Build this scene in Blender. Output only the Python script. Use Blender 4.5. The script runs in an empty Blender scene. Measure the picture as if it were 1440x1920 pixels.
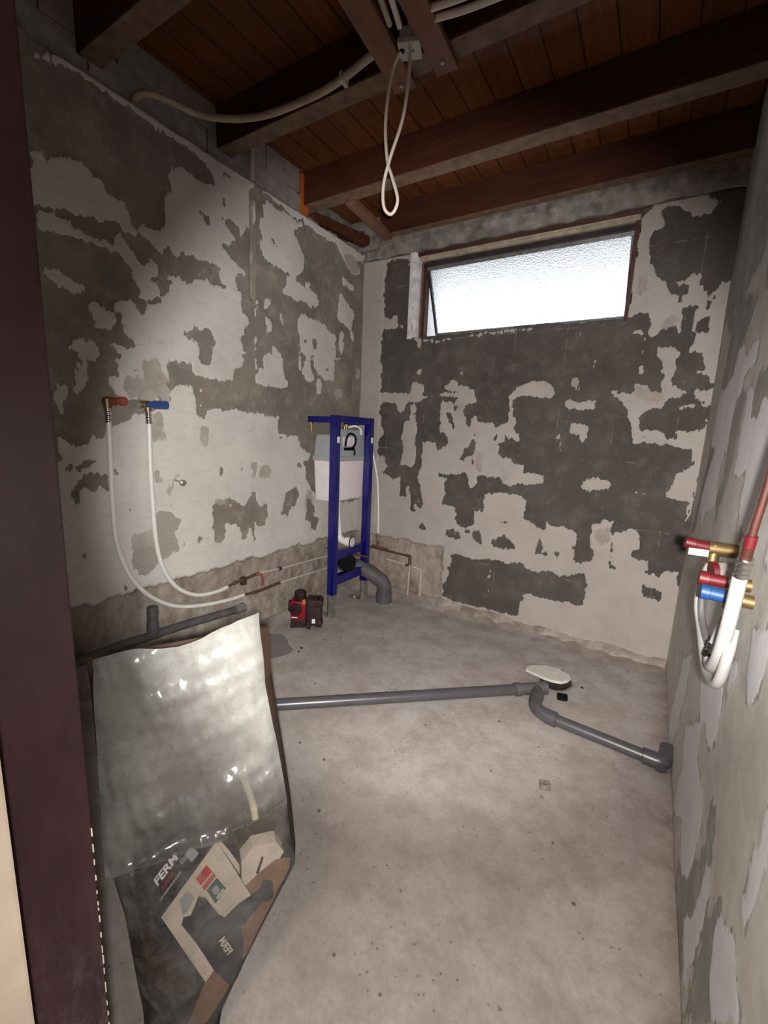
import bpy, bmesh, math, random
import numpy as np
from mathutils import Vector, Matrix

sc = bpy.context.scene
COL = sc.collection

# ---------------------------------------------------------------- camera
def cam_axes(yaw, pitch, roll):
    cy, sy = math.cos(yaw), math.sin(yaw); cp, sp = math.cos(pitch), math.sin(pitch)
    f = Vector((-sy*cp, cy*cp, sp)); r = Vector((cy, sy, 0)); u = r.cross(f)
    c, s = math.cos(roll), math.sin(roll)
    return c*r + s*u, -s*r + c*u, f
cam_data = bpy.data.cameras.new('camera'); cam = bpy.data.objects.new('camera', cam_data); COL.objects.link(cam)
r_, u_, f_ = cam_axes(0.5494, -0.1777, 0.0419)
cam.matrix_world = Matrix(((r_.x, u_.x, -f_.x, 0), (r_.y, u_.y, -f_.y, 0), (r_.z, u_.z, -f_.z, 1.1), (0, 0, 0, 1)))
cam_data.sensor_fit = 'HORIZONTAL'; cam_data.sensor_width = 36; cam_data.lens = 813.2/1440*36
cam_data.clip_start = 0.02
sc.camera = cam

# ---------------------------------------------------------------- view and world
sc.view_settings.view_transform = 'Standard'; sc.view_settings.look = 'None'
sc.view_settings.gamma = 1; sc.view_settings.use_curve_mapping = False
sc.view_settings.exposure = 0.0
world = bpy.data.worlds.new('world'); sc.world = world; world.use_nodes = True
bg = world.node_tree.nodes['Background']; bg.inputs[0].default_value = (0.86, 0.93, 1.0, 1); bg.inputs[1].default_value = 2.2

# the phone's flash beside the lens, a narrow beam whose left side is cut off
# (one tight spot, plus an added wide, weaker fill spot)
FLASH_POS = Vector((0.035, -0.03, 1.10))
def flash_spot(dx, dy, power, angle, blend):
    ld = bpy.data.lights.new('flash_or_fill', 'SPOT'); o = bpy.data.objects.new('flash_or_fill', ld); COL.objects.link(o)
    d = (f_ + r_*dx - u_*dy).normalized()
    o.location = FLASH_POS; o.rotation_euler = d.to_track_quat('-Z', 'Y').to_euler()
    ld.energy = power; ld.color = (1.0, 0.95, 0.915); ld.shadow_soft_size = 0.012
    ld.spot_size = math.radians(angle); ld.spot_blend = blend
flash_spot(0.10, -0.06, 158, 82, 0.42)
flash_spot(0.34, 0.54, 58, 120, 1.0)
# the hall behind the camera: an added, unseen fill light
la = bpy.data.lights.new('hall_fill', 'AREA'); hall = bpy.data.objects.new('hall_fill', la); COL.objects.link(hall)
la.energy = 24; la.size = 0.5; la.color = (1.0, 0.74, 0.68); hall.location = (-0.1, -0.75, 2.4)

XL, YB, XR, ZT, ZP, ZC = -1.765, 2.518, 0.179, 2.24, 0.407, 2.47   # left wall, back wall, right wall, wall top, plaster foot, boards

# ---------------------------------------------------------------- materials
def new_mat(name):
    m = bpy.data.materials.new(name); m.use_nodes = True
    return m, m.node_tree, m.node_tree.nodes['Principled BSDF']
def node(nt, t, **kw):
    n = nt.nodes.new(t)
    for k, v in kw.items(): setattr(n, k, v)
    return n
def noise(nt, vec, scale, detail=4, rough=0.55):
    n = node(nt, 'ShaderNodeTexNoise'); n.inputs['Scale'].default_value = scale
    n.inputs['Detail'].default_value = detail; n.inputs['Roughness'].default_value = rough
    nt.links.new(vec, n.inputs['Vector']); return n.outputs['Fac']
def mapping(nt, vec, scale, loc=(0, 0, 0)):
    n = node(nt, 'ShaderNodeMapping'); n.inputs['Scale'].default_value = scale; n.inputs['Location'].default_value = loc
    nt.links.new(vec, n.inputs['Vector']); return n.outputs['Vector']
def ramp(nt, fac, stops):
    n = node(nt, 'ShaderNodeValToRGB'); e = n.color_ramp.elements
    while len(e) < len(stops): e.new(0.5)
    for el, (p, c) in zip(e, stops):
        el.position = p; el.color = (c[0], c[1], c[2], 1) if isinstance(c, tuple) else (c, c, c, 1)
    nt.links.new(fac, n.inputs['Fac']); return n.outputs['Color']
def mix(nt, fac, a, b, mode='MIX'):
    n = node(nt, 'ShaderNodeMix', data_type='RGBA', blend_type=mode)
    for sock, v in ((n.inputs[0], fac), (n.inputs[6], a), (n.inputs[7], b)):
        if isinstance(v, (int, float)): sock.default_value = v
        elif isinstance(v, tuple): sock.default_value = (*v, 1)
        else: nt.links.new(v, sock)
    return n.outputs[2]
def math_n(nt, op, a, b=None, clamp=False):
    n = node(nt, 'ShaderNodeMath', operation=op, use_clamp=clamp)
    for i, v in enumerate((a, b)):
        if v is None: continue
        if isinstance(v, (int, float)): n.inputs[i].default_value = v
        else: nt.links.new(v, n.inputs[i])
    return n.outputs[0]
def bump(nt, bsdf, h, strength=0.3, dist=0.01):
    n = node(nt, 'ShaderNodeBump'); n.inputs['Strength'].default_value = strength; n.inputs['Distance'].default_value = dist
    nt.links.new(h, n.inputs['Height']); nt.links.new(n.outputs['Normal'], bsdf.inputs['Normal'])
def objco(nt): return node(nt, 'ShaderNodeNewGeometry').outputs['Position']

def simple(name, col, rough=0.5, metal=0.0, var=0.15, scale=25, bmp=0.0, spec=None, coat=0.0):
    m, nt, b = new_mat(name)
    tc = node(nt, 'ShaderNodeTexCoord').outputs['Object']
    f = noise(nt, tc, scale, 5)
    dark = tuple(c*(1-var) for c in col); lite = tuple(min(1, c*(1+var)) for c in col)
    c = ramp(nt, f, [(0.3, dark), (0.7, lite)])
    nt.links.new(c, b.inputs['Base Color'])
    b.inputs['Roughness'].default_value = rough; b.inputs['Metallic'].default_value = metal
    if coat: b.inputs['Coat Weight'].default_value = coat
    if spec is not None: b.inputs['Specular IOR Level'].default_value = spec
    if bmp: bump(nt, b, noise(nt, tc, scale*4, 3), bmp, 0.004)
    return m

def wall_material(name, kind, light, dark, mid):
    m, nt, b = new_mat(name); L = nt.links
    P = objco(nt)
    at = lambda n: node(nt, 'ShaderNodeAttribute', attribute_name=n).outputs['Fac']
    n1 = noise(nt, mapping(nt, P, (1.6, 1.6, 0.7)), 60, 6, 0.72); n2 = noise(nt, P, 200, 3, 0.6)
    wob = math_n(nt, 'ADD', math_n(nt, 'MULTIPLY', math_n(nt, 'SUBTRACT', n1, 0.5), 0.9), math_n(nt, 'MULTIPLY', math_n(nt, 'SUBTRACT', n2, 0.5), 0.35))
    def thr(a, k=1.0):
        v = math_n(nt, 'ADD', a, math_n(nt, 'MULTIPLY', wob, k))
        return math_n(nt, 'MULTIPLY', math_n(nt, 'SUBTRACT', v, 0.42), 6.0, True)
    skim = thr(at('skim'), 0.8); midm = thr(at('mid'), 1.0); comb = thr(at('comb'), 0.8); rub = thr(at('rub'), 1.0)
    # adhesive: brush streaks and blotches
    vs = noise(nt, mapping(nt, P, (30, 30, 3)), 4, 5, 0.7)
    bl = noise(nt, P, 3.2, 4, 0.6)
    dk = ramp(nt, bl, [(0.28, tuple(c*0.72 for c in dark)), (0.5, dark), (0.72, tuple(c*1.45 for c in dark))])
    dk = mix(nt, math_n(nt, 'MULTIPLY', vs, 0.5), dk, tuple(c*0.66 for c in dark))
    dk = mix(nt, ramp(nt, noise(nt, mapping(nt, P, (1, 1, 1), (3, 1, 7)), 2.1, 3, 0.5), [(0.45, 0.0), (0.62, 0.4)]), dk, (dark[1]*0.92, dark[1]*0.94, dark[2]*0.90))
    dk = mix(nt, ramp(nt, noise(nt, mapping(nt, P, (1, 1, 1), (9, 4, 2)), 11, 6, 0.75), [(0.5, 0.0), (0.68, 0.45)]), dk, tuple(c*1.9 for c in dark))
    # speckle of white skim left in the adhesive
    sp = noise(nt, P, 85, 4, 0.75)
    dk = mix(nt, ramp(nt, sp, [(0.70, 0.0), (0.76, 0.45)]), dk, tuple(c*0.8 for c in light))
    # joints of the removed tiles, as thin pale lines
    for axis, per, off in ((('Y' if kind == 'side' else 'X'), 0.27, 0.06), ('Z', 0.335, 0.02)):
        sx = node(nt, 'ShaderNodeSeparateXYZ'); L.new(P, sx.inputs[0])
        v = math_n(nt, 'ABSOLUTE', math_n(nt, 'SUBTRACT', math_n(nt, 'FRACT', math_n(nt, 'DIVIDE', math_n(nt, 'ADD', sx.outputs[axis], 5+off), per)), 0.5))
        line = math_n(nt, 'GREATER_THAN', v, 0.4925)
        line = math_n(nt, 'MULTIPLY', line, ramp(nt, noise(nt, P, 9, 4, 0.7), [(0.52, 0.0), (0.62, 0.45)]))
        dk = mix(nt, line, dk, tuple(c*0.75 for c in light))
    lb = noise(nt, P, 5.5, 5, 0.62)
    lt = ramp(nt, lb, [(0.25, tuple(c*0.86 for c in light)), (0.55, light), (0.8, tuple(min(1, c*1.07) for c in light))])
    # scratches and small dark chips in the skim
    ch = noise(nt, mapping(nt, P, (1, 1, 1.0)), 48, 3, 0.6)
    lt = mix(nt, ramp(nt, ch, [(0.22, 0.75), (0.28, 0.0)]), lt, tuple(c*1.3 for c in dark))
    sm = noise(nt, mapping(nt, P, (5, 5, 22)), 2.5, 6, 0.7)
    lt = mix(nt, ramp(nt, sm, [(0.54, 0.0), (0.72, 0.45)]), lt, mid)
    lt = mix(nt, ramp(nt, noise(nt, mapping(nt, P, (1, 1, 1), (5, 5, 1)), 26, 6, 0.78), [(0.57, 0.0), (0.72, 0.4)]), lt, tuple(c*0.8 for c in mid))
    md = ramp(nt, noise(nt, P, 14, 5, 0.7), [(0.3, tuple(c*0.85 for c in mid)), (0.7, tuple(c*1.15 for c in mid))])
    wv = node(nt, 'ShaderNodeTexWave', wave_type='BANDS', bands_direction='Z'); wv.inputs['Scale'].default_value = 42
    wv.inputs['Distortion'].default_value = 1.2; wv.inputs['Detail Scale'].default_value = 3; L.new(P, wv.inputs['Vector'])
    cb = mix(nt, wv.outputs['Fac'], tuple(c*0.78 for c in mid), tuple(c*1.02 for c in mid))
    col = mix(nt, skim, dk, lt); col = mix(nt, midm, col, md); col = mix(nt, comb, col, cb)
    # rough mortar at the foot
    r1 = noise(nt, mapping(nt, P, (1, 1, 0.6)), 9, 7, 0.72)
    rc = ramp(nt, r1, [(0.26, (0.10, 0.075, 0.055)), (0.42, (0.24, 0.20, 0.165)), (0.56, (0.36, 0.315, 0.27)), (0.75, (0.47, 0.43, 0.38))])
    rc = mix(nt, ramp(nt, noise(nt, P, 3.5, 3), [(0.5, 0.0), (0.68, 0.3)]), rc, (0.19, 0.12, 0.09))
    col = mix(nt, rub, col, rc)
    L.new(col, b.inputs['Base Color'])
    b.inputs['Roughness'].default_value = 0.88; b.inputs['Specular IOR Level'].default_value = 0.25
    h = math_n(nt, 'ADD', math_n(nt, 'MULTIPLY', skim, 0.35), math_n(nt, 'MULTIPLY', noise(nt, P, 140, 4, 0.7), 0.25))
    h = math_n(nt, 'ADD', h, math_n(nt, 'MULTIPLY', math_n(nt, 'MULTIPLY', comb, wv.outputs['Fac']), 0.5))
    h = math_n(nt, 'ADD', h, math_n(nt, 'MULTIPLY', math_n(nt, 'MULTIPLY', rub, r1), 1.6))
    bump(nt, b, h, 0.12 if kind == 'right' else 0.5, 0.006)
    return m

M = {}
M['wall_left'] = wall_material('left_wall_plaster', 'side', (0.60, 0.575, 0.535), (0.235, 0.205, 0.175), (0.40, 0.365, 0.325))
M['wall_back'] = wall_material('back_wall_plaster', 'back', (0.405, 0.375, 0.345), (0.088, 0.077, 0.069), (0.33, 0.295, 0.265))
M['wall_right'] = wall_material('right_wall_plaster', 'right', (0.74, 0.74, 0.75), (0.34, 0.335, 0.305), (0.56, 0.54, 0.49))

def floor_material():
    m, nt, b = new_mat('screed_floor'); P = objco(nt)
    a = noise(nt, P, 1.7, 5, 0.6); c1 = noise(nt, P, 7.5, 7, 0.72); c2 = noise(nt, P, 95, 4, 0.7)
    col = ramp(nt, a, [(0.3, (0.335, 0.295, 0.268)), (0.5, (0.39, 0.360, 0.330)), (0.7, (0.42, 0.405, 0.38))])
    col = mix(nt, ramp(nt, c1, [(0.38, 0.65), (0.58, 0.0)]), col, (0.25, 0.215, 0.19))
    col = mix(nt, ramp(nt, noise(nt, mapping(nt, P, (1, 1, 1), (7, 3, 0)), 4.2, 6, 0.7), [(0.58, 0.0), (0.72, 0.5)]), col, (0.50, 0.485, 0.46))
    col = mix(nt, ramp(nt, c2, [(0.3, 0.35), (0.5, 0.0)]), col, (0.22, 0.195, 0.17))
    vo = node(nt, 'ShaderNodeTexVoronoi'); vo.inputs['Scale'].default_value = 13; nt.links.new(P, vo.inputs['Vector'])
    spk = math_n(nt, 'MULTIPLY', ramp(nt, vo.outputs['Distance'], [(0.055, 1.0), (0.085, 0.0)]), ramp(nt, noise(nt, P, 6, 2), [(0.42, 0.0), (0.48, 0.8)]))
    col = mix(nt, spk, col, (0.06, 0.05, 0.045))
    vo2 = node(nt, 'ShaderNodeTexVoronoi'); vo2.inputs['Scale'].default_value = 42; nt.links.new(P, vo2.inputs['Vector'])
    spk2 = math_n(nt, 'MULTIPLY', ramp(nt, vo2.outputs['Distance'], [(0.10, 1.0), (0.15, 0.0)]), ramp(nt, noise(nt, mapping(nt, P, (1, 1, 1), (2, 9, 0)), 5, 2), [(0.47, 0.0), (0.58, 0.7)]))
    col = mix(nt, spk2, col, (0.13, 0.10, 0.085))
    at = node(nt, 'ShaderNodeAttribute', attribute_name='mid').outputs['Fac']
    col = mix(nt, math_n(nt, 'MULTIPLY', math_n(nt, 'SUBTRACT', math_n(nt, 'ADD', at, math_n(nt, 'MULTIPLY', c2, 0.4)), 0.55), 6, True), col, (0.20, 0.185, 0.175))
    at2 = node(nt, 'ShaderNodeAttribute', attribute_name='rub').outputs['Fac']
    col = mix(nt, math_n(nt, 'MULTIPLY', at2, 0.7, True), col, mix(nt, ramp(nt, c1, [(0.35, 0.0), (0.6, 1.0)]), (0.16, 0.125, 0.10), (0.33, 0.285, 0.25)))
    nt.links.new(col, b.inputs['Base Color']); b.inputs['Roughness'].default_value = 0.8; b.inputs['Specular IOR Level'].default_value = 0.3
    bump(nt, b, math_n(nt, 'ADD', math_n(nt, 'MULTIPLY', c1, 0.7), math_n(nt, 'MULTIPLY', c2, 0.3)), 0.35, 0.006)
    return m
M['floor'] = floor_material()

def wood(name, c0, c1, axis=0, boards=0.0, rough=0.6):
    m, nt, b = new_mat(name); P = objco(nt)
    sc3 = [14, 14, 14]; sc3[axis] = 1.2
    g = noise(nt, mapping(nt, P, tuple(sc3)), 2.6, 7, 0.68)
    col = ramp(nt, g, [(0.3, c0), (0.72, c1)])
    col = mix(nt, ramp(nt, noise(nt, P, 2.3, 4), [(0.42, 0.45), (0.66, 0.0)]), col, tuple(c*0.55 for c in c0))
    col = mix(nt, ramp(nt, noise(nt, P, 38, 3, 0.7), [(0.72, 0.0), (0.8, 0.5)]), col, (0.30, 0.24, 0.19))
    h = g
    if boards:
        sx = node(nt, 'ShaderNodeSeparateXYZ'); nt.links.new(P, sx.inputs[0])
        t = math_n(nt, 'DIVIDE', math_n(nt, 'ADD', sx.outputs['X'], 5), boards)
        v = math_n(nt, 'ABSOLUTE', math_n(nt, 'SUBTRACT', math_n(nt, 'FRACT', t), 0.5))
        gap = ramp(nt, v, [(0.46, 0.0), (0.49, 1.0)])
        col = mix(nt, gap, col, (0.008, 0.004, 0.002))
        wn = node(nt, 'ShaderNodeTexWhiteNoise', noise_dimensions='1D'); nt.links.new(math_n(nt, 'FLOOR', t), wn.inputs['W'])
        col = mix(nt, math_n(nt, 'MULTIPLY', wn.outputs['Value'], 0.4), col, tuple(c*0.5 for c in c0))
    nt.links.new(col, b.inputs['Base Color']); b.inputs['Roughness'].default_value = rough
    b.inputs['Specular IOR Level'].default_value = 0.3
    bump(nt, b, h, 0.3, 0.004)
    return m
M['boards'] = wood('ceiling_boards', (0.13, 0.040, 0.011), (0.27, 0.092, 0.026), 1, 0.115)
M['joist'] = wood('joist_wood', (0.050, 0.014, 0.007), (0.110, 0.036, 0.018), 0)
M['noggin'] = wood('noggin_wood', (0.17, 0.075, 0.045), (0.28, 0.14, 0.09), 1)
M['lit_orange_wood'] = wood('lit_orange_wood', (0.50, 0.11, 0.02), (0.62, 0.17, 0.035), 2)  # bright orange holds the light on the joist's wood end
M['window_wood'] = wood('window_wood', (0.045, 0.018, 0.013), (0.12, 0.055, 0.040), 0)
M['beige_paint'] = simple('beige_window_paint', (0.36, 0.30, 0.22), 0.6, var=0.3, scale=30, bmp=0.3)
M['red_paint'] = simple('red_primer', (0.17, 0.070, 0.055), 0.6, var=0.4, scale=30, bmp=0.3)
M['dark_paint'] = simple('dark_window_paint', (0.035, 0.025, 0.03), 0.4, var=0.3)
M['sash'] = simple('grey_sash_steel', (0.13, 0.125, 0.12), 0.4, var=0.3)
M['maroon'] = None
def maroon():
    m, nt, b = new_mat('maroon_door_frame_paint'); P = objco(nt)
    n1 = noise(nt, mapping(nt, P, (1, 3, 1.2)), 6, 7, 0.72)
    col = ramp(nt, n1, [(0.35, (0.022, 0.008, 0.010)), (0.6, (0.040, 0.014, 0.018))])
    sx = node(nt, 'ShaderNodeSeparateXYZ'); nt.links.new(P, sx.inputs[0])
    low = ramp(nt, sx.outputs['Z'], [(0.35, 1.0), (0.62, 0.0)])
    scuff = math_n(nt, 'MULTIPLY', low, ramp(nt, noise(nt, mapping(nt, P, (1, 22, 9), (0, 0, 3)), 2.2, 7, 0.75), [(0.48, 0.0), (0.66, 0.65)]))
    col = mix(nt, scuff, col, (0.15, 0.115, 0.125))
    nt.links.new(col, b.inputs['Base Color']); b.inputs['Roughness'].default_value = 0.42
    bump(nt, b, n1, 0.15, 0.003); return m
M['maroon'] = maroon()
M['cream'] = simple('cream_trim_paint', (0.72, 0.62, 0.50), 0.5, var=0.08)
M['concrete'] = simple('lintel_concrete', (0.22, 0.20, 0.18), 0.9, var=0.5, scale=14, bmp=0.8)
M['block'] = simple('aerated_block', (0.30, 0.275, 0.27), 0.9, var=0.2, scale=22, bmp=0.5)
M['white_plaster'] = simple('white_reveal_plaster', (0.66, 0.65, 0.64), 0.85, var=0.15, scale=18, bmp=0.6)
M['pvc'] = simple('grey_pvc', (0.070, 0.070, 0.075), 0.32, var=0.10, scale=20)
M['pvc_old'] = simple('dusty_grey_pvc', (0.088, 0.084, 0.088), 0.6, var=0.3, scale=16, bmp=0.2)
M['blue'] = simple('blue_enamel', (0.003, 0.003, 0.125), 0.28, var=0.08, coat=0.3)
M['zinc'] = simple('zinc_steel', (0.42, 0.41, 0.38), 0.42, 0.75, var=0.2)
M['chrome'] = simple('crimped_steel', (0.62, 0.60, 0.58), 0.22, 1.0, var=0.1)
M['brass'] = simple('brass', (0.30, 0.21, 0.10), 0.42, 0.9, var=0.15)
M['red_copper'] = simple('reddish_copper', (0.05, 0.009, 0.005), 0.6, 0.1, var=0.4)
M['underside'] = simple('lit_timber_underside', (0.17, 0.105, 0.065), 0.85, var=0.3, scale=20)  # joist timber lightened to stand for light on its underside
M['copper'] = simple('brown_copper_pipe', (0.12, 0.065, 0.042), 0.6, 0.3, var=0.4)
M['pipe_paint'] = simple('chalky_pipe_paint', (0.50, 0.46, 0.42), 0.8, var=0.25, scale=60)
M['white_pipe'] = simple('white_composite_pipe', (0.72, 0.72, 0.68), 0.35, var=0.05)
M['white_pipe_dimmed'] = simple('dimmed_white_composite_pipe', (0.27, 0.27, 0.26), 0.6, var=0.08)  # same white pipe, darkened to offset the close flash
M['white_plastic'] = simple('white_cistern_plastic', (0.76, 0.70, 0.72), 0.45, var=0.04)
M['grey_plastic'] = simple('grey_cistern_lid', (0.34, 0.36, 0.38), 0.45, var=0.05)
M['black'] = simple('black_rubber', (0.006, 0.006, 0.007), 0.85, var=0.2, spec=0.1)
M['red_plastic'] = simple('red_plastic', (0.085, 0.003, 0.006), 0.45, var=0.08)
M['blue_plastic'] = simple('blue_plastic', (0.008, 0.045, 0.145), 0.45, var=0.08)
M['navy_plastic'] = simple('navy_blue_plastic', (0.03, 0.075, 0.24), 0.35, var=0.08)
M['dirty_red'] = simple('faded_red_plastic', (0.30, 0.07, 0.05), 0.6, var=0.25)
M['laser_red'] = simple('laser_red_case', (0.20, 0.006, 0.010), 0.42, var=0.1)
M['laser_dark'] = simple('laser_dark_rubber', (0.022, 0.006, 0.007), 0.6, var=0.2)
M['laser_orange'] = simple('laser_orange_window', (0.45, 0.16, 0.05), 0.3, var=0.1)
M['label_white'] = simple('white_sticker', (0.75, 0.75, 0.74), 0.5, var=0.03)
M['label_red'] = simple('red_print', (0.55, 0.035, 0.045), 0.45, var=0.03)
M['label_red_dim'] = simple('dull_red_print', (0.20, 0.03, 0.05), 0.5, var=0.2)
M['label_green'] = simple('dark_green_print', (0.02, 0.10, 0.075), 0.45, var=0.05)
M['print_black'] = simple('charcoal_print', (0.024, 0.023, 0.030), 0.4, var=0.1)
M['print_navy'] = simple('navy_print', (0.028, 0.030, 0.045), 0.45, var=0.25, scale=90)
M['carton'] = simple('white_carton', (0.62, 0.54, 0.45), 0.7, var=0.06)
M['kraft'] = simple('brown_cardboard', (0.20, 0.105, 0.055), 0.85, var=0.15, scale=30, bmp=0.2)
M['bag_brown'] = simple('dark_brown_bag_paper', (0.085, 0.046, 0.028), 0.7, var=0.2, scale=20, bmp=0.2)
M['cable'] = simple('cream_cable_sheath', (0.66, 0.58, 0.50), 0.5, var=0.05)
M['conduit'] = simple('old_beige_conduit', (0.42, 0.33, 0.25), 0.6, var=0.2, scale=30)
M['box_plastic'] = simple('dusty_white_plastic', (0.46, 0.45, 0.40), 0.6, var=0.15, scale=60)
M['board_slab'] = simple('plasterboard_offcut', (0.56, 0.54, 0.49), 0.8, var=0.08, bmp=0.2)
M['mortar'] = simple('mortar_cove', (0.34, 0.29, 0.25), 0.9, var=0.4, scale=14, bmp=0.9)
M['hole'] = simple('dark_soil', (0.05, 0.032, 0.022), 0.95, var=0.4, scale=60, bmp=0.8)
M['debris'] = simple('grey_rubble', (0.20, 0.18, 0.165), 0.9, var=0.35, scale=80, bmp=0.6)
M['hall'] = simple('hall_paint', (0.45, 0.40, 0.37), 0.8, var=0.05)
M['offcut'] = simple('cream_pipe_offcut', (0.66, 0.62, 0.46), 0.45, var=0.1)

def glass():
    m, nt, b = new_mat('patterned_window_glass'); P = objco(nt)
    b.inputs['Base Color'].default_value = (0.93, 0.97, 1, 1)
    b.inputs['Transmission Weight'].default_value = 1; b.inputs['Roughness'].default_value = 0.22; b.inputs['IOR'].default_value = 1.45
    w1 = noise(nt, mapping(nt, P, (1, 1, 1)), 55, 2, 0.5); w2 = noise(nt, mapping(nt, P, (1, 3, 0.5)), 120, 2, 0.5)
    bump(nt, b, math_n(nt, 'ADD', w1, w2), 0.5, 0.01); return m
M['glass'] = glass()

def film():
    m, nt, b = new_mat('clear_bag_film'); nt.nodes.remove(b)
    out = nt.nodes['Material Output']; P = objco(nt)
    tr = node(nt, 'ShaderNodeBsdfTransparent'); tr.inputs[0].default_value = (0.90, 0.90, 0.88, 1)
    df = node(nt, 'ShaderNodeBsdfDiffuse'); df.inputs[0].default_value = (0.27, 0.275, 0.255, 1)
    tl = node(nt, 'ShaderNodeBsdfGlossy'); tl.inputs['Roughness'].default_value = 0.16; tl.inputs[0].default_value = (0.9, 0.9, 0.9, 1)
    h = noise(nt, mapping(nt, P, (1, 1, 0.7)), 6, 4, 0.5)
    rid = ramp(nt, h, [(0.44, 0.0), (0.5, 1.0), (0.56, 0.0)])
    bn = node(nt, 'ShaderNodeBump'); bn.inputs['Strength'].default_value = 0.7; bn.inputs['Distance'].default_value = 0.02
    nt.links.new(math_n(nt, 'ADD', h, math_n(nt, 'MULTIPLY', rid, 0.12)), bn.inputs['Height'])
    nt.links.new(bn.outputs['Normal'], tl.inputs['Normal']); nt.links.new(bn.outputs['Normal'], df.inputs['Normal'])
    milky = node(nt, 'ShaderNodeAttribute', attribute_name='milky').outputs['Fac']
    f1 = math_n(nt, 'ADD', math_n(nt, 'MULTIPLY', milky, 0.52), math_n(nt, 'MULTIPLY', ramp(nt, noise(nt, P, 14, 6, 0.75), [(0.45, 0.0), (0.7, 0.28)]), 1.0), True)
    s1 = node(nt, 'ShaderNodeMixShader'); nt.links.new(f1, s1.inputs[0]); nt.links.new(tr.outputs[0], s1.inputs[1]); nt.links.new(df.outputs[0], s1.inputs[2])
    s2 = node(nt, 'ShaderNodeMixShader'); s2.inputs[0].default_value = 0.06
    nt.links.new(s1.outputs[0], s2.inputs[1]); nt.links.new(tl.outputs[0], s2.inputs[2]); nt.links.new(s2.outputs[0], out.inputs['Surface'])
    return m
M['film'] = film()

# ---------------------------------------------------------------- mesh helpers
def obj(name, bm, mat, parent=None, smooth=False):
    me = bpy.data.meshes.new(name)
    if isinstance(bm, bmesh.types.BMesh):
        bmesh.ops.recalc_face_normals(bm, faces=bm.faces); bm.to_mesh(me); bm.free()
    else: me = bm
    if smooth:
        for p in me.polygons: p.use_smooth = True
        try: me.set_sharp_from_angle(angle=math.radians(40))
        except Exception: pass
    me.materials.clear(); me.materials.append(M[mat] if isinstance(mat, str) else mat)
    o = bpy.data.objects.new(name, me); COL.objects.link(o)
    if parent:
        o.parent = parent; o.matrix_parent_inverse = Matrix.Translation(parent.location).inverted() if parent.location.length else Matrix()
    return o
def tag(o, label, cat, group=None):
    o['label'] = label; o['category'] = cat
    if group: o['group'] = group
    return o
def thing(name, label, cat, loc, group=None):
    o = bpy.data.objects.new(name, None); COL.objects.link(o); o.location = loc; o.empty_display_size = 0.05
    return tag(o, label, cat, group)
def struct(o): o['kind'] = 'structure'; return o
def box(bm, lo, hi, bev=0.0, rot=None, piv=None, seg=2):
    c = [(a+b)/2 for a, b in zip(lo, hi)]; s = [abs(b-a) for a, b in zip(lo, hi)]
    r = bmesh.ops.create_cube(bm, size=1, matrix=Matrix.Translation(c) @ Matrix.Diagonal((*s, 1)))
    vs = r['verts']
    if bev:
        es = {e for v in vs for e in v.link_edges}
        rr = bmesh.ops.bevel(bm, geom=list(es), offset=bev, segments=seg, profile=0.7, affect='EDGES')
        vs = list({v for f in rr['faces'] for v in f.verts} | {v for v in vs if v.is_valid})
    if rot is not None: bmesh.ops.rotate(bm, verts=vs, cent=piv or c, matrix=rot)
    return vs
def smooth_path(pts, n=8):
    P = [Vector(p) for p in pts]
    if len(P) < 3: return P
    P = [P[0]*2-P[1]] + P + [P[-1]*2-P[-2]]; out = []
    for i in range(1, len(P)-2):
        a, b, c, d = P[i-1:i+3]
        for k in range(n):
            t = k/n
            out.append(0.5*((2*b)+(c-a)*t+(2*a-5*b+4*c-d)*t*t+(3*b-a-3*c+d)*t**3))
    out.append(P[-2]); return out
def tube(bm, pts, rad, seg=16, cap=True, flat=None):
    P = [Vector(p) for p in pts]; R = rad if isinstance(rad, (list, tuple)) else [rad]*len(P)
    t0 = (P[1]-P[0]).normalized(); up = Vector((0, 0, 1)) if abs(t0.z) < 0.9 else Vector((1, 0, 0))
    nrm = t0.cross(up).normalized(); rings = []
    for i, p in enumerate(P):
        if i == 0: t = P[1]-P[0]
        elif i == len(P)-1: t = P[-1]-P[-2]
        else: t = (P[i+1]-P[i]).normalized()+(P[i]-P[i-1]).normalized()
        t.normalize(); nrm = (nrm - t*nrm.dot(t)).normalized(); bi = t.cross(nrm)
        rings.append([bm.verts.new(p + (nrm*math.cos(a)+bi*math.sin(a))*R[i]) for a in [2*math.pi*k/seg for k in range(seg)]])
    for a, b in zip(rings, rings[1:]):
        for k in range(seg): bm.faces.new((a[k], a[(k+1) % seg], b[(k+1) % seg], b[k]))
    if cap: bm.faces.new(rings[0][::-1]); bm.faces.new(rings[-1])
def hollow(bm, a, b, ro, ri, seg=24, depth=None):
    """pipe end with an open mouth at b"""
    a, b = Vector(a), Vector(b); d = (b-a).normalized(); dep = depth or (b-a).length*0.6
    tube(bm, [a, b, b+d*0.0001, b-d*0.0001, b-d*dep], [ro, ro, ri, ri, ri], seg, True)
def prism(bm, pts2, d0, d1, F):
    """polygon pts2 extruded between depths d0, d1; F(u, v, d) -> point"""
    A = [bm.verts.new(F(u, v, d0)) for u, v in pts2]; B = [bm.verts.new(F(u, v, d1)) for u, v in pts2]; n = len(A)
    bm.faces.new(A); bm.faces.new(B[::-1])
    for i in range(n): bm.faces.new((A[i], B[i], B[(i+1) % n], A[(i+1) % n]))
def BM(): return bmesh.new()

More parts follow.
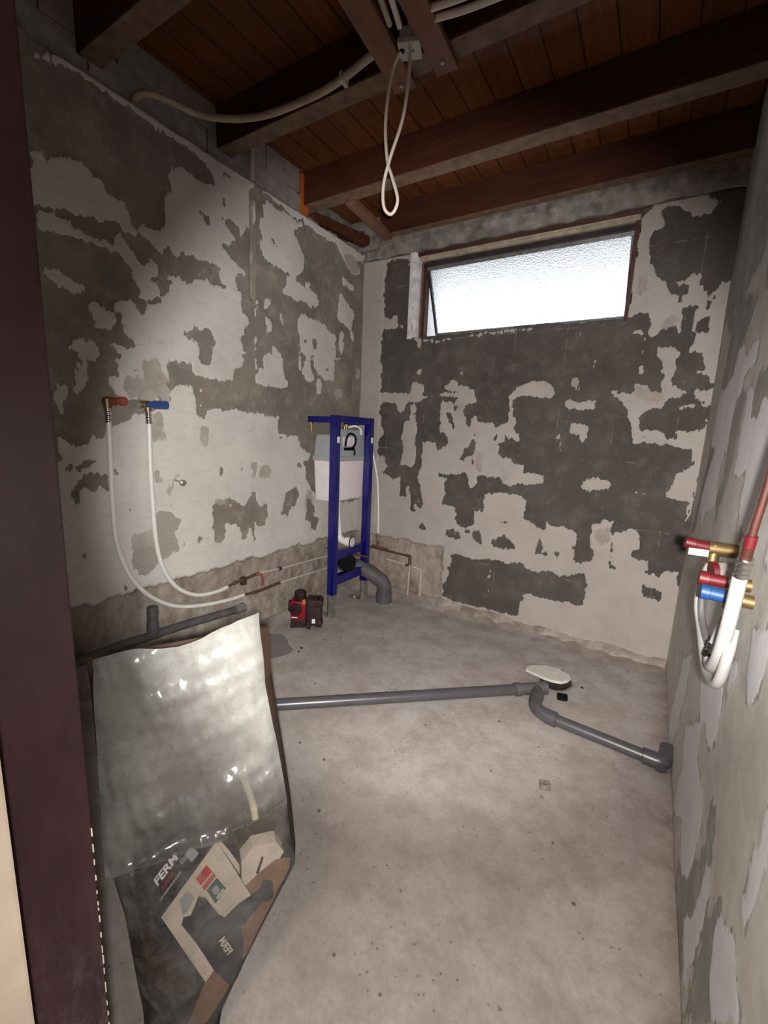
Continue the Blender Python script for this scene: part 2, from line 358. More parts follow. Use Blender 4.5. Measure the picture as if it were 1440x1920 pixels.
# ---------------------------------------------------------------- traced plaster patches, in millimetres on each wall
POLY_LEFT = (
 ('l', '696 1912 722 1925 738 1923 758 1928 772 1943 804 1961 824 1957 849 1953 878 1949 877 1930 896 1936 920 1939 917 1923 908 1904 925 1896 949 1899 974 1890 983 1879 984 1859 996 1836 1017 1820 1028 1818 1031 1842 1082 1840 1122 1864 1136 1895 1136 1955 1148 1993 1162 2029 1166 2097 1187 2120 1220 2128 1252 2121 1285 2119 1318 2119 1371 2123 1372 2158 1350 2183 1321 2192 1287 2193 1345 2230 1436 2234 1501 2241 1569 2229 1582 2180 1600 2152 1603 2113 1599 2065 1565 2031 1558 2034 1530 2008 1529 1987 1508 1972 1499 2021 1463 2026 1405 2023 1407 2005 1426 1997 1448 1982 1461 1962 1491 1963 1460 1937 1440 1917 1398 1902 1420 1883 1432 1873 1465 1858 1492 1847 1526 1837 1537 1817 1484 1806 1473 1785 1473 1754 1476 1734 1500 1725 1510 1723 1512 1654 1508 1637 1545 1657 1543 1591 1529 1577 1528 1544 1510 1541 1508 1458 1538 1475 1537 1461 1504 1447 1515 1426 1511 1392 1460 1380 1456 1324 1397 1317 1345 1321 1289 1322 1265 1316 1253 1317 1213 1322 1168 1321 1119 1310 1113 1280 1091 1268 1065 1256 1035 1248 1001 1233 984 1192 943 1191 921 1196 905 1212 881 1244 875 1269 922 1275 912 1295 911 1312 902 1336 940 1351 927 1357 915 1368 893 1385 934 1393 955 1379 964 1390 948 1412 964 1381 973 1383 992 1399 993 1412 970 1412 952 1434 946 1455 939 1474 939 1503 928 1503 913 1472 904 1431 869 1430 840 1428 840 1464 830 1477 822 1503 837 1520 860 1520 879 1509 894 1497 913 1497 915 1535 952 1548 966 1564 984 1565 996 1547 1009 1537 1024 1513 1032 1530 1057 1558 1063 1568 1102 1583 1098 1600 1059 1585 1035 1583 1007 1584 1018 1608 994 1622 998 1615 989 1650 986 1670 965 1684 945 1701 921 1713 873 1712 806 1710 740 1707 723 1699 700 1696 699 1736 699 1757 684 1768'),
 ('d', '697 1770 729 1779 749 1781 777 1787 798 1793 834 1796 849 1801 864 1799 895 1796 911 1810 952 1811 960 1802 994 1799 1029 1802 1052 1800 1060 1782 1088 1777 1117 1777 1113 1792 1144 1803 1158 1791 1167 1767 1188 1770 1200 1801 1239 1809 1272 1804 1319 1810 1361 1815 1386 1808 1388 1774 1400 1740 1435 1733 1402 1718 1358 1726 1304 1727 1269 1724 1269 1716 1234 1692 1191 1702 1159 1706 1128 1688 1153 1678 1136 1650 1130 1635 1109 1609 1086 1636 1077 1651 1086 1640 1063 1655 1088 1676 1095 1717 1090 1729 1067 1734 1042 1704 1019 1705 998 1731 981 1742 978 1757 958 1770 958 1801 949 1770 936 1762 930 1732 895 1739 860 1737 830 1741 802 1756 768 1764 728 1762 699 1757'),
 ('l', '697 1583 718 1600 735 1598 754 1586 778 1578 802 1567 820 1557 816 1552 805 1531 785 1530 775 1540 751 1541 731 1550 721 1554 709 1568'),
 ('d', '1120 1371 1149 1373 1192 1363 1229 1364 1236 1330 1213 1322 1168 1321 1119 1310 1116 1342'),
 ('m', '1017 1355 1091 1362 1075 1336 1099 1312 1113 1280 1091 1268 1035 1248 1001 1235 999 1280 1019 1310'),
 ('m', '930 1271 999 1289 995 1207 948 1198 931 1219'),
 ('m', '996 1230 1065 1251 1091 1268 1124 1253 1119 1194 1082 1191 1074 1221 1057 1199 994 1189'),
 ('l', '759 1378 789 1379 827 1393 838 1379 857 1366 861 1338 843 1333 845 1315 826 1320 811 1321 803 1296 802 1255 806 1223 787 1200 771 1188 756 1197 752 1217 763 1234 759 1250 765 1266 771 1295 784 1313 781 1325 763 1333 755 1348 764 1365'),
 ('l', '699 1256 706 1235 719 1229 734 1235 743 1212 742 1196 729 1175 725 1142 715 1109 706 1125 698 1140 698 1191'),
 ('l', '696 1044 708 1044 710 1024 729 1012 759 1005 783 1018 804 1044 823 1051 843 1047 854 1060 870 1076 896 1081 915 1102 948 1117 962 1136 1005 1148 1040 1150 1061 1170 1061 1218 1076 1222 1077 1191 1119 1194 1124 1248 1138 1264 1228 1269 1238 1229 1241 1158 1246 1142 1246 1140 1282 1136 1296 1164 1328 1182 1367 1184 1380 1177 1414 1185 1456 1193 1477 1175 1536 1179 1606 1183 1671 1169 1748 1173 1748 1116 1757 1071 1898 1068 1918 1041 1929 993 2012 971 2012 967 2023 935 1950 916 1971 894 1983 808 2016 754 2061 721 2095 695 2203 645 2649 613 2701 -222 1151 282 634 410 669 710'),
 ('d', '709 939 728 949 755 950 787 962 819 961 814 950 797 944 785 936 765 933 768 919 791 912 819 912 848 897 854 865 873 854 869 836 852 833 824 863 802 838 783 853 764 863 749 873 748 830 736 796 729 805 732 848 745 873 756 886 759 907 746 933 722 922 707 914'),
 ('d', '871 928 896 908 872 882'),
 ('d', '923 874 938 849 950 814 941 820'),
 ('k', '1029 710 1051 738 1104 720 1120 697 1153 681 1129 647 1111 623 1126 588 1126 536 1101 544 1050 517 1041 541 1023 597 1021 660'),
 ('m', '931 650 966 664 1026 654 1027 586 957 595 940 563 924 617'),
 ('k', '933 600 952 606 1022 587 1031 511 1011 479 975 472 946 490 937 513 917 503 920 547'),
 ('m', '1029 911 1055 910 1060 859 1027 867'),
 ('m', '1118 896 1146 900 1133 870 1108 799 1081 807 1106 866'),
 ('m', '1040 1150 1080 1143 1085 1036 1031 1035'),
 ('d', '924 774 928 773 928 749 925 749'),
 ('d', '931 768 937 767 931 739 928 739'),
 ('d', '1234 590 1256 586 1245 548 1236 555'),
 ('d', '1152 577 1166 575 1162 553 1152 555'),
 ('d', '721 650 730 648 728 637 720 639'),
 ('d', '741 612 753 611 749 596 742 593'),
 ('d', '881 457 900 451 896 422 882 426'),
 ('d', '1395 747 1438 749 1460 722 1504 704 1536 745 1560 780 1576 778 1584 727 1600 693 1659 693 1649 582 1598 583 1566 627 1566 595 1576 502 1568 500 1549 565 1526 601 1525 550 1509 527 1486 532 1479 583 1457 599 1443 626 1385 629 1376 552 1365 536 1327 555 1317 651 1326 731 1360 739'),
 ('l', '1403 718 1423 723 1426 708 1408 704'),
 ('m', '1334 759 1388 748 1395 729 1326 726'),
 ('d', '1803 752 1890 768 1911 735 1891 666 1851 670 1842 629 1813 609 1766 625 1794 691'),
 ('m', '1973 743 2016 747 2039 693 2052 579 2098 557 2099 534 2065 485 2031 499 2019 546 1970 561 1969 671'),
 ('d', '1984 699 2045 655 2052 579 2098 557 2099 534 2065 485 2031 499 2019 546 1970 561'),
 ('d', '1359 906 1400 916 1368 869'),
 ('d', '1463 890 1501 912 1493 892 1471 884'),
 ('m', '1531 911 1611 933 1594 902 1569 841 1546 855 1562 891'),
 ('m', '1610 902 1690 902 1686 844 1593 846'),
 ('m', '1257 1098 1294 1100 1301 1046 1284 1013 1254 1024 1261 1067'),
 ('d', '1766 1059 1807 1066 1798 1043 1775 1046'),
 ('d', '1899 910 1950 916 1955 944 1960 915 2013 914 1950 905 1920 882'),
 ('l', '1715 1541 1758 1501 1788 1476 1784 1426 1797 1378 1825 1369 1820 1337 1793 1325 1706 1324 1639 1320 1592 1318 1585 1363 1608 1389 1640 1411 1641 1470 1673 1490 1706 1489 1707 1516'),
 ('l', '1888 1697 1930 1738 1969 1735 2125 1732 2148 1703 2206 1695 2235 1680 2234 1554 2300 1565 2294 1553 2222 1542 2221 1417 2146 1404 2067 1433 2046 1450 2034 1502 2003 1503 2009 1451 2047 1403 2005 1378 1974 1381 1934 1421 1953 1470 1952 1528 1923 1535 1912 1597 1893 1637'),
 ('l', '2255 1938 2303 1938 2355 1896 2420 1863 2399 1764 2361 1749 2323 1769 2249 1780 2247 1848'),
 ('l', '2275 1727 2318 1725 2316 1632 2294 1564 2274 1617 2259 1678'),
 ('l', '1644 1737 1668 1760 1692 1755 1683 1696 1683 1696 1651 1694 1644 1731'),
 ('l', '1643 1661 1675 1654 1707 1633 1703 1591 1674 1585 1662 1623'),
 ('l', '1758 1703 1775 1713 1779 1667 1788 1654 1762 1657'),
 ('l', '2052 1397 2090 1415 2112 1383 2103 1320 2064 1323'),
 ('m', '2229 1353 2264 1379 2315 1362 2310 1324 2255 1297 2230 1324'),
 ('l', '2380 1753 2413 1745 2410 1678 2383 1702'),
 ('m', '2451 1529 2499 1520 2496 1451 2461 1454'),
 ('l', '1589 1728 1602 1731 1601 1632 1592 1630'),
 ('l', '1592 1580 1602 1582 1598 1388 1587 1386'),
 ('l', '1908 1533 1923 1535 1922 1439 1909 1437'),
 ('l', '1269 1307 1278 1308 1275 1189 1267 1188'),
 ('l', '1427 1293 1466 1298 1434 1278'),
 ('l', '1465 1259 1501 1259 1500 1254 1468 1252'),
 ('l', '1560 1236 1591 1237 1591 1229 1567 1229'),
 ('l', '1905 1307 1955 1329 1935 1310 1915 1300'),
 ('l', '1618 1226 1655 1242 1651 1231 1626 1220'),
 ('d', '1946 1603 1971 1608 1976 1596 1951 1585'),
 ('d', '2011 1622 2047 1630 2053 1591 2043 1570 2022 1585'),
 ('d', '2002 1536 2033 1541 2039 1519 2008 1517'),
 ('d', '2138 1480 2172 1481 2167 1465 2144 1467'),
 ('d', '1201 1495 1238 1515 1261 1517 1297 1525 1330 1530 1345 1502 1366 1476 1340 1461 1338 1399 1316 1377 1279 1374 1278 1429 1264 1447 1259 1470 1208 1470'),
 ('d', '1349 1437 1401 1436 1401 1431 1349 1431'),
 ('d', '1424 1442 1512 1448 1512 1444 1427 1434'),
 ('d', '969 1314 992 1319 991 1301 970 1299'),
 ('d', '953 1385 962 1387 961 1378 954 1377'),
 ('d', '1188 1644 1205 1651 1201 1636 1190 1636'),
 ('l', '1667 2196 1710 2193 1758 2187 1783 2194 1826 2192 1888 2183 1924 2209 1929 2188 1897 2158 1844 2137 1870 2113 1907 2069 1936 2043 1942 1955 1890 1928 1872 1922 1881 1901 1919 1888 1947 1878 1957 1911 1991 1915 1996 1886 2047 1875 2069 1842 2059 1808 1998 1799 1920 1803 1882 1793 1836 1805 1784 1791 1771 1828 1810 1839 1810 1886 1836 1911 1784 1912 1709 1917 1653 1931 1623 1969 1639 2022 1647 2105 1652 2169'),
 ('d', '1701 2040 1717 2046 1721 2020 1775 2045 1775 2025 1750 2022 1709 2013'),
 ('l', '1612 2218 1679 2243 1759 2251 1809 2246 1869 2249 1933 2258 2029 2256 2132 2260 2244 2252 2364 2242 2494 2232 2549 2230 2470 2182 2366 2196 2269 2202 2134 2192 2030 2197 1972 2198 1924 2209 1826 2203 1792 2217 1759 2219 1710 2220 1664 2221'),
 ('d', '1664 2210 1710 2220 1792 2217 1775 2193 1710 2193'),
 ('l', '2211 2207 2256 2230 2292 2204 2354 2192 2417 2186 2472 2134 2461 2095 2396 2089 2320 2113 2283 2141'),
 ('m', '2294 2165 2366 2189 2431 2170 2460 2109 2396 2096 2320 2113'),
 ('l', '2281 2047 2324 2033 2399 2027 2402 1979 2351 1986 2289 1995'),
 ('l', '1631 2108 1642 2113 1639 2049 1630 2045'),
 ('d', '1392 2194 1423 2214 1474 2214 1467 2197 1428 2188 1397 2188'),
 ('d', '1285 1995 1308 1997 1349 1986 1344 1947 1324 1953 1302 1976'),
 ('d', '1407 2094 1426 2107 1429 2080 1418 2071'),
 ('l', '722 2202 834 2250 1601 2244 1594 2218 1568 2211 1193 2209 937 2216 831 2222 721 2183'),
)
POLY_BACK = (
 ('l', '-1787 2244 -1612 2209 -1601 2159 -1610 1985 -1599 1855 -1615 1696 -1611 1434 -1615 1304 -1612 1052 -1591 376 -1839 336 -1814 1431'),
 ('l', '-1608 1848 -1558 1833 -1507 1860 -1494 1780 -1416 1774 -1546 1767 -1609 1769'),
 ('l', '-1386 1701 -1319 1689 -1324 1633 -1350 1649 -1376 1679'),
 ('l', '-1342 1521 -1316 1513 -1314 1477 -1344 1485'),
 ('l', '-1055 1509 -1036 1508 -1036 1461 -1048 1468'),
 ('l', '-1612 2202 -1516 2200 -1416 2197 -1422 2165 -1515 2180 -1602 2176'),
 ('l', '-1319 1689 -1205 1674 -1113 1681 -917 1698 -647 1700 -646 1690 -800 1684 -909 1685 -1112 1674 -1197 1663 -1301 1667'),
 ('l', '-1623 1373 -1427 1367 -1383 1362 -1369 1413 -1384 1370 -1370 1435 -1302 1426 -1298 1354 -1291 1376 -1306 1354 -1247 1346 -1296 1325 -1320 1310 -1406 1307 -1422 1273 -1446 1228 -1473 1243 -1495 1303 -1568 1311 -1619 1304'),
 ('l', '-1379 1296 -1345 1296 -1340 1214 -1325 1185 -1321 1110 -1321 974 -1338 904 -1446 896 -1422 960 -1415 992 -1436 1045 -1439 1098 -1416 1183 -1391 1199 -1376 1236'),
 ('l', '-1624 1304 -1606 1226 -1599 1171 -1578 1133 -1585 1085 -1612 1052 -1608 957 -1560 952 -1558 912 -1519 890 -1556 864 -1583 837 -1535 833 -1486 797 -1433 826 -1420 755 -1430 698 -1380 691 -1375 767 -1358 777 -1342 660 -1338 596 -1311 600 -1310 656 -1260 626 -1249 663 -1270 715 -1279 785 -1298 806 -1293 868 -1273 901 -1279 1067 -1187 1063 -1176 1020 -1113 1045 -1099 1067 -1101 1096 -1127 1124 -1158 1116 -1162 1167 -1150 1174 -1166 1231 -1172 1310 -1116 1310 -1080 1338 -1183 1349 -1144 1359 -1089 1359 -1047 1355 -1043 1365 -1137 1380 -1159 1409 -1162 1402 -1124 1415 -1103 1442 -1072 1441 -1062 1414 -1038 1392 -994 1398 -985 1385 -947 1371 -946 1350 -946 1350 -938 1343 -920 1309 -993 1296 -1014 1275 -995 1234 -994 1213 -999 1178 -975 1161 -950 1227 -936 1227 -918 1193 -825 1192 -812 1169 -768 1183 -763 1203 -741 1190 -746 1243 -737 1296 -750 1322 -742 1348 -723 1361 -706 1386 -681 1398 -618 1416 -549 1411 -516 1389 -497 1352 -516 1330 -554 1340 -558 1315 -563 1334 -611 1337 -682 1341 -726 1322 -724 1296 -712 1237 -694 1191 -698 1158 -661 1127 -664 1087 -685 1093 -700 1112 -733 1097 -750 1137 -746 1097 -780 1082 -776 1000 -716 993 -679 958 -629 959 -624 915 -569 917 -508 918 -499 866 -525 864 -562 854 -602 853 -688 838 -744 843 -754 870 -840 876 -856 886 -907 878 -892 836 -916 805 -939 810 -968 880 -999 888 -1029 868 -1100 869 -1150 872 -1160 841 -1106 839 -1103 794 -1105 711 -1111 679 -1070 669 -1030 670 -1019 630 -1013 555 -973 546 -942 558 -896 565 -888 603 -900 661 -845 668 -846 769 -767 781 -761 792 -615 787 -592 755 -594 707 -596 651 -541 635 -512 615 -472 597 -477 681 -466 635 -388 643 -344 627 -313 618 -288 589 -294 562 -321 530 -309 479 -300 447 -240 448 -209 484 -207 518 -234 552 -242 675 -219 671 -189 701 -147 707 -146 650 -139 613 -139 523 -137 452 -98 454 -129 480 -129 577 -134 640 -91 665 -60 676 -27 669 -15 634 -11 579 -43 541 -3 517 33 524 42 451 99 450 105 483 139 484 166 501 207 271 206 -150 -1829 -467 -1760 384 -1733 866'),
 ('d', '-1031 359 -951 366 -871 350 -798 379 -680 372 -584 391 -554 361 -499 351 -423 374 -369 350 -310 376 -263 393 -222 341 -236 201 -304 211 -566 205 -573 62 -770 56 -1008 52 -1078 84 -1045 221'),
 ('l', '-426 408 -327 414 -299 390 -369 347 -416 371'),
 ('d', '29 391 81 390 128 345 120 324 36 335'),
 ('m', '-1218 373 -1107 384 -1078 92 -1152 42 -1209 95'),
 ('l', '-1074 390 -1033 390 -1031 311 -1054 227 -1078 214 -1061 88 -1087 90 -1082 205'),
 ('l', '-770 317 -761 319 -762 90 -769 88'),
 ('d', '-1083 506 -1051 519 -986 510 -967 471 -1007 472 -1072 477'),
 ('d', '-894 535 -856 541 -835 463 -882 477 -899 504'),
 ('d', '-955 526 -925 538 -916 524 -946 504'),
 ('d', '-776 509 -757 509 -749 496 -702 536 -643 502 -626 470 -667 455 -724 459 -768 463'),
 ('d', '-493 556 -475 503 -489 452 -524 466'),
 ('d', '-995 1036 -959 1060 -938 1124 -931 1124 -928 1040 -927 990 -926 934 -938 933 -938 990 -984 987 -988 951 -1013 971'),
 ('d', '-1279 500 -1245 529 -1217 501 -1225 484'),
 ('d', '-812 1128 -798 1128 -800 1074 -811 1080'),
 ('d', '-739 624 -732 625 -730 604 -737 603'),
 ('d', '-714 624 -695 627 -697 598 -706 596'),
 ('d', '-1127 1239 -1096 1246 -1077 1204 -1065 1148 -1084 1140 -1091 1183 -1112 1196'),
 ('d', '-1083 1282 -1053 1296 -1058 1254 -1078 1261'),
 ('d', '-1117 1317 -1064 1338 -1055 1317 -1085 1306'),
 ('d', '-1126 1117 -1101 1096 -1124 1081 -1149 1094'),
 ('m', '-911 1020 -870 1015 -872 902 -909 899'),
 ('m', '-749 891 -717 894 -714 853 -739 857'),
 ('m', '-1139 1296 -1100 1296 -1097 1261 -1137 1260'),
 ('m', '-1046 1303 -1001 1299 -1012 1254 -1042 1247'),
 ('m', '-227 644 -150 663 -147 587 -184 567 -217 601'),
 ('d', '-524 466 -493 556 -477 461 -509 455'),
 ('d', '-472 469 -460 485 -445 467 -457 451'),
 ('d', '-415 493 -391 497 -387 457 -410 460'),
 ('l', '-318 877 -293 914 -237 919 -180 909 -186 865 -262 848 -304 859'),
 ('l', '-83 863 -5 860 -4 855 -82 856'),
 ('l', '-400 1198 -313 1188 -316 1163 -320 1099 -337 1098 -346 1132 -407 1148 -411 1161'),
 ('l', '-437 1314 -420 1320 -401 1308 -285 1308 -299 1266 -403 1278 -419 1259'),
 ('m', '-432 1429 -405 1446 -384 1416 -390 1371 -426 1381'),
 ('l', '-344 1508 -335 1508 -333 1458 -340 1462'),
 ('l', '-328 1513 -320 1513 -316 1461 -325 1461'),
 ('m', '-422 1655 -406 1662 -398 1645 -409 1640'),
 ('l', '-468 1127 -448 1141 -441 1109 -459 1102'),
 ('m', '-438 1271 -432 1271 -441 1046 -447 1046'),
 ('l', '-116 1612 -111 1611 -114 1475 -99 1475 -100 1447 -122 1423 -117 1442 -120 1475'),
 ('l', '-130 1140 -123 1140 -128 1075 -133 1075'),
 ('l', '-192 1388 -171 1386 -173 1381 -189 1382'),
 ('l', '-229 1366 -213 1365 -206 1354 -128 1353 -129 1398 -79 1399 -70 1369 -34 1351 -9 1351 -23 1379 -16 1401 -15 1433 -36 1445 -29 1466 -40 1510 -53 1521 -55 1554 10 1558 25 1538 42 1527 36 1506 23 1501 17 1475 28 1442 21 1410 23 1378 53 1377 84 1355 78 1334 47 1323 9 1318 4 1285 -43 1274 -72 1268 -88 1256 -87 1182 -65 1171 -7 1184 16 1157 29 1129 72 1131 80 1176 82 1174 126 1169 170 1188 180 1216 174 1226 209 1235 205 1150 204 1122 193 1020 184 950 183 857 178 791 175 701 162 759 173 844 77 845 63 873 84 905 95 972 128 980 157 1011 149 1083 102 1094 37 1103 -66 1110 -101 1096 -99 1100 -114 1158 -137 1233 -138 1267 -161 1279 -174 1302 -191 1313 -220 1337'),
 ('m', '-127 1381 -72 1380 -34 1351 -14 1351 -4 1313 -108 1313 -128 1347'),
 ('d', '-75 1148 -57 1146 -58 1134 -73 1135'),
 ('l', '-186 2159 -168 2177 -150 2195 -111 2208 -54 2225 23 2215 54 2180 107 2160 89 2140 74 2114 49 2111 32 2098 0 2109 -7 2131 -46 2164 -78 2167 -121 2159 -104 2125 -97 2098 -98 2081 -151 2078 -148 2020 -141 1970 -126 1918 -112 1907 -99 1865 -53 1858 -52 1823 -20 1792 6 1780 35 1798 28 1821 -26 1837 -36 1852 13 1845 29 1869 67 1868 77 1828 101 1790 111 1771 132 1782 137 1803 152 1822 188 1825 219 1804 216 1780 214 1742 191 1732 202 1705 206 1675 201 1700 198 1619 195 1516 198 1437 198 1373 187 1389 164 1390 164 1422 122 1434 98 1441 156 1452 135 1471 127 1498 104 1532 72 1528 64 1550 85 1565 79 1613 87 1618 133 1614 137 1676 110 1678 84 1670 83 1618 72 1598 67 1667 56 1710 82 1717 80 1738 39 1732 8 1725 24 1708 31 1660 31 1590 11 1613 14 1640 7 1656 -34 1644 -99 1611 -108 1645 -88 1681 -117 1711 -144 1731 -164 1727 -167 1705 -192 1702 -215 1697 -207 1810 -202 1948 -202 2083 -193 2143'),
 ('m', '-181 1885 -138 1879 -133 1806 -171 1801'),
 ('m', '-54 1682 -16 1706 13 1667 -16 1642 -56 1636'),
 ('d', '-52 1823 1 1816 35 1798 6 1780 -20 1792'),
 ('d', '-9 1773 44 1762 45 1755 -4 1761'),
 ('d', '111 1758 121 1757 124 1718 113 1706'),
 ('d', '125 1765 136 1766 136 1725 131 1726'),
 ('l', '-174 1639 -129 1652 -131 1624 -157 1626'),
 ('l', '113 1361 145 1363 191 1363 207 1373 208 1303 196 1292 138 1287 173 1298 134 1314 121 1336'),
 ('l', '110 1281 79 1269 53 1281 85 1291 155 1292 196 1297 197 1286'),
 ('l', '-1439 2167 -1408 2196 -1334 2177 -1322 2116 -1336 1951 -1343 1816 -1345 1705 -1404 1716 -1406 1891 -1395 1993'),
)
POLY_RIGHT = (
 ('l', '1853 333 1618 459 1673 238 1704 74 1869 -42 1914 112'),
 ('l', '1523 254 1231 447 1230 359 1191 342 1070 364 1047 303 1056 176 1092 91 1196 75 1273 127 1423 22 1481 52 1432 171'),
 ('l', '1436 519 1101 627 1064 555 1070 476 1125 432 1196 457 1296 420'),
 ('l', '1069 673 988 714 1024 617 1058 608'),
 ('l', '962 788 819 842 824 755 847 689 898 674 922 714'),
 ('l', '937 308 917 341 878 340 871 241 894 117 914 16 955 39 1032 74 1015 109 969 145'),
 ('l', '803 344 786 370 741 390 694 427 650 399 608 392 711 243 761 253 788 288'),
 ('l', '679 659 654 706 634 610 647 574 649 523 666 470 712 465 696 554 693 621'),
 ('d', '1233 52 1125 86 1049 174 987 322 1011 405 949 436 902 364 970 290 938 251 969 145 1024 99 1034 61 951 13 1073 -29 1186 -6'),
 ('d', '868 240 830 322 820 374 743 392 786 370 806 308 766 247 715 236 882 -5 876 111'),
 ('l', '1848 1422 1660 1398 1661 1361 1549 1384 1456 1375 1443 1314 1509 1312 1613 1301 1601 1253 1698 1237 1663 1109 1747 1086 1802 989 1722 916 2000 855 1982 792 2182 861 2285 1033 2150 1157 2141 1259 2144 1314 1885 1343'),
 ('l', '1517 1251 1418 1258 1371 1182 1308 1167 1245 1216 1190 1215 1107 1125 1125 1090 1149 1000 1162 973 1269 907 1301 996 1281 1054 1345 1033 1491 1034 1457 1078 1470 1141 1484 1204'),
 ('l', '1734 1485 1649 1498 1607 1474 1648 1442 1721 1444 1776 1473'),
 ('d', '2039 1628 1581 1517 1602 1504 1720 1434 1836 1412 1873 1334 2057 1305 2176 1336 2153 1477 2161 1610'),
 ('d', '2204 1119 2023 1091 2155 964 2200 885 2210 753 2385 712 2278 876 2247 983'),
 ('d', '1625 1255 1525 1258 1509 1174 1499 1077 1529 1008 1637 926 1622 853 1749 933 1678 1016 1691 1109 1707 1183 1671 1235'),
 ('d', '1384 1271 1309 1283 1243 1273 1197 1223 1256 1214 1279 1182 1361 1173 1396 1221'),
 ('l', '1241 936 1178 1003 1173 1114 1106 1124 1035 1047 1075 1013 1086 917 1217 916'),
 ('l', '1592 667 1431 790 1291 877 1148 917 1256 780 1291 660 1360 528'),
 ('l', '956 961 986 898 914 915'),
)

def vnoise(u, v, scale, seed):
    rs = np.random.RandomState(seed); g = rs.rand(256, 256)*2-1
    x = (u/scale) % 255; y = (v/scale) % 255; xi = x.astype(int); yi = y.astype(int); fx = x-xi; fy = y-yi
    fx = fx*fx*(3-2*fx); fy = fy*fy*(3-2*fy)
    return (g[yi, xi]*(1-fx)+g[yi, xi+1]*fx)*(1-fy)+(g[yi+1, xi]*(1-fx)+g[yi+1, xi+1]*fx)*fy
def inside(u, v, poly):
    res = np.zeros(u.shape, bool); n = len(poly)
    for i in range(n):
        x1, y1 = poly[i]; x2, y2 = poly[(i+1) % n]
        if y1 == y2: continue
        c = ((y1 > v) != (y2 > v)) & (u < (x2-x1)*(v-y1)/(y2-y1)+x1); res ^= c
    return res
def blur(a, n=1):
    for _ in range(n):
        p = np.pad(a, 1, mode='edge'); a = (p[1:-1, 1:-1]*4+p[:-2, 1:-1]*2+p[2:, 1:-1]*2+p[1:-1, :-2]*2+p[1:-1, 2:]*2+p[:-2, :-2]+p[2:, :-2]+p[:-2, 2:]+p[2:, 2:])/16
    return a
def raster(polys, U, V, base_skim, seed, jit=0.006, base_mid=0, rag_k=1.0):
    ju = U + vnoise(U, V, 0.035, seed)*jit*0.9 + vnoise(U, V, 0.013, seed+1)*jit*0.8
    jv = V + vnoise(U, V, 0.035, seed+2)*jit*0.9 + vnoise(U, V, 0.013, seed+3)*jit*0.8
    ch = {'skim': base_skim.astype(float), 'mid': np.zeros(U.shape)+base_mid, 'comb': np.zeros(U.shape)}
    for k, s in polys:
        a = np.array(s.split(), float).reshape(-1, 2)/1000
        lo = a.min(0)-0.02; hi = a.max(0)+0.02
        r0 = max(0, np.searchsorted(V[:, 0], lo[1])-1); r1 = np.searchsorted(V[:, 0], hi[1])+1
        c0 = max(0, np.searchsorted(U[0], lo[0])-1); c1 = np.searchsorted(U[0], hi[0])+1
        if r1 <= r0 or c1 <= c0: continue
        sl = (slice(r0, r1), slice(c0, c1)); m = inside(ju[sl], jv[sl], a)
        if not m.any(): continue
        if k == 'l': ch['skim'][sl][m] = 1; ch['mid'][sl][m] = 0
        elif k == 'd': ch['skim'][sl][m] = 0; ch['mid'][sl][m] = 0; ch['comb'][sl][m] = 0
        elif k == 'm': ch['mid'][sl][m] = 1
        elif k == 'k': ch['comb'][sl][m] = 1
    rag = vnoise(U*1.0, V*0.30, 0.0066, seed+5)*0.42 + vnoise(U, V*0.6, 0.018, seed+6)*0.26 + vnoise(U*0.3, V, 0.006, seed+7)*0.12
    out = {k: blur(v, 1) for k, v in ch.items()}
    wide = blur(ch['skim'], 9)
    s = 0.82*out['skim'] + 0.18*wide + rag*rag_k*(4*wide*(1-wide))**0.5
    out['skim'] = np.clip((s-0.5)*2.2+0.46, 0, 1)
    wm = blur(ch['mid'], 3); out['mid'] = np.clip(wm + rag*1.2*(4*wm*(1-wm))**0.5, 0, 1)
    return out
def grid_wall(name, U, V, F, ch, keep, mat, thick):
    """wall with real thickness: displaced front grid, edge skirt and a back face"""
    nr, nc = U.shape; pts = F(U, V)
    me = bpy.data.meshes.new(name)
    idx = np.arange(nr*nc).reshape(nr, nc)
    q = np.stack([idx[:-1, :-1], idx[:-1, 1:], idx[1:, 1:], idx[1:, :-1]], -1)[keep].reshape(-1, 4)
    verts = pts.reshape(-1, 3)
    # boundary skirt
    from collections import Counter
    e = np.concatenate([q[:, [0, 1]], q[:, [1, 2]], q[:, [2, 3]], q[:, [3, 0]]])
    key = np.sort(e, 1); code = key[:, 0].astype(np.int64)*(nr*nc)+key[:, 1]
    _, inv, cnt = np.unique(code, return_inverse=True, return_counts=True)
    be = e[cnt[inv] == 1]
    bv = np.unique(be); remap = -np.ones(nr*nc, int); remap[bv] = np.arange(len(bv))+nr*nc
    off = np.array(thick); verts = np.concatenate([verts, verts[bv]+off])
    sk = np.stack([be[:, 1], be[:, 0], remap[be[:, 0]], remap[be[:, 1]]], -1)
    q = np.concatenate([q, sk]); used = np.unique(q); rm = -np.ones(len(verts), int); rm[used] = np.arange(len(used))
    q = rm[q]; vv = verts[used]
    me.vertices.add(len(vv)); me.vertices.foreach_set('co', vv.astype(np.float32).ravel())
    me.loops.add(q.size); me.loops.foreach_set('vertex_index', q.ravel().astype(np.int32))
    me.polygons.add(len(q)); me.polygons.foreach_set('loop_start', np.arange(0, q.size, 4, dtype=np.int32))
    me.polygons.foreach_set('use_smooth', np.ones(len(q), bool))
    me.update(calc_edges=True); me.validate()
    for k, a in ch.items():
        f = np.concatenate([a.ravel(), a.ravel()[bv]])[used].astype(np.float32)
        at = me.attributes.new(k, 'FLOAT', 'POINT'); at.data.foreach_set('value', f)
    me.materials.append(M[mat]); o = bpy.data.objects.new(name, me); COL.objects.link(o); o['kind'] = 'structure'
    return o

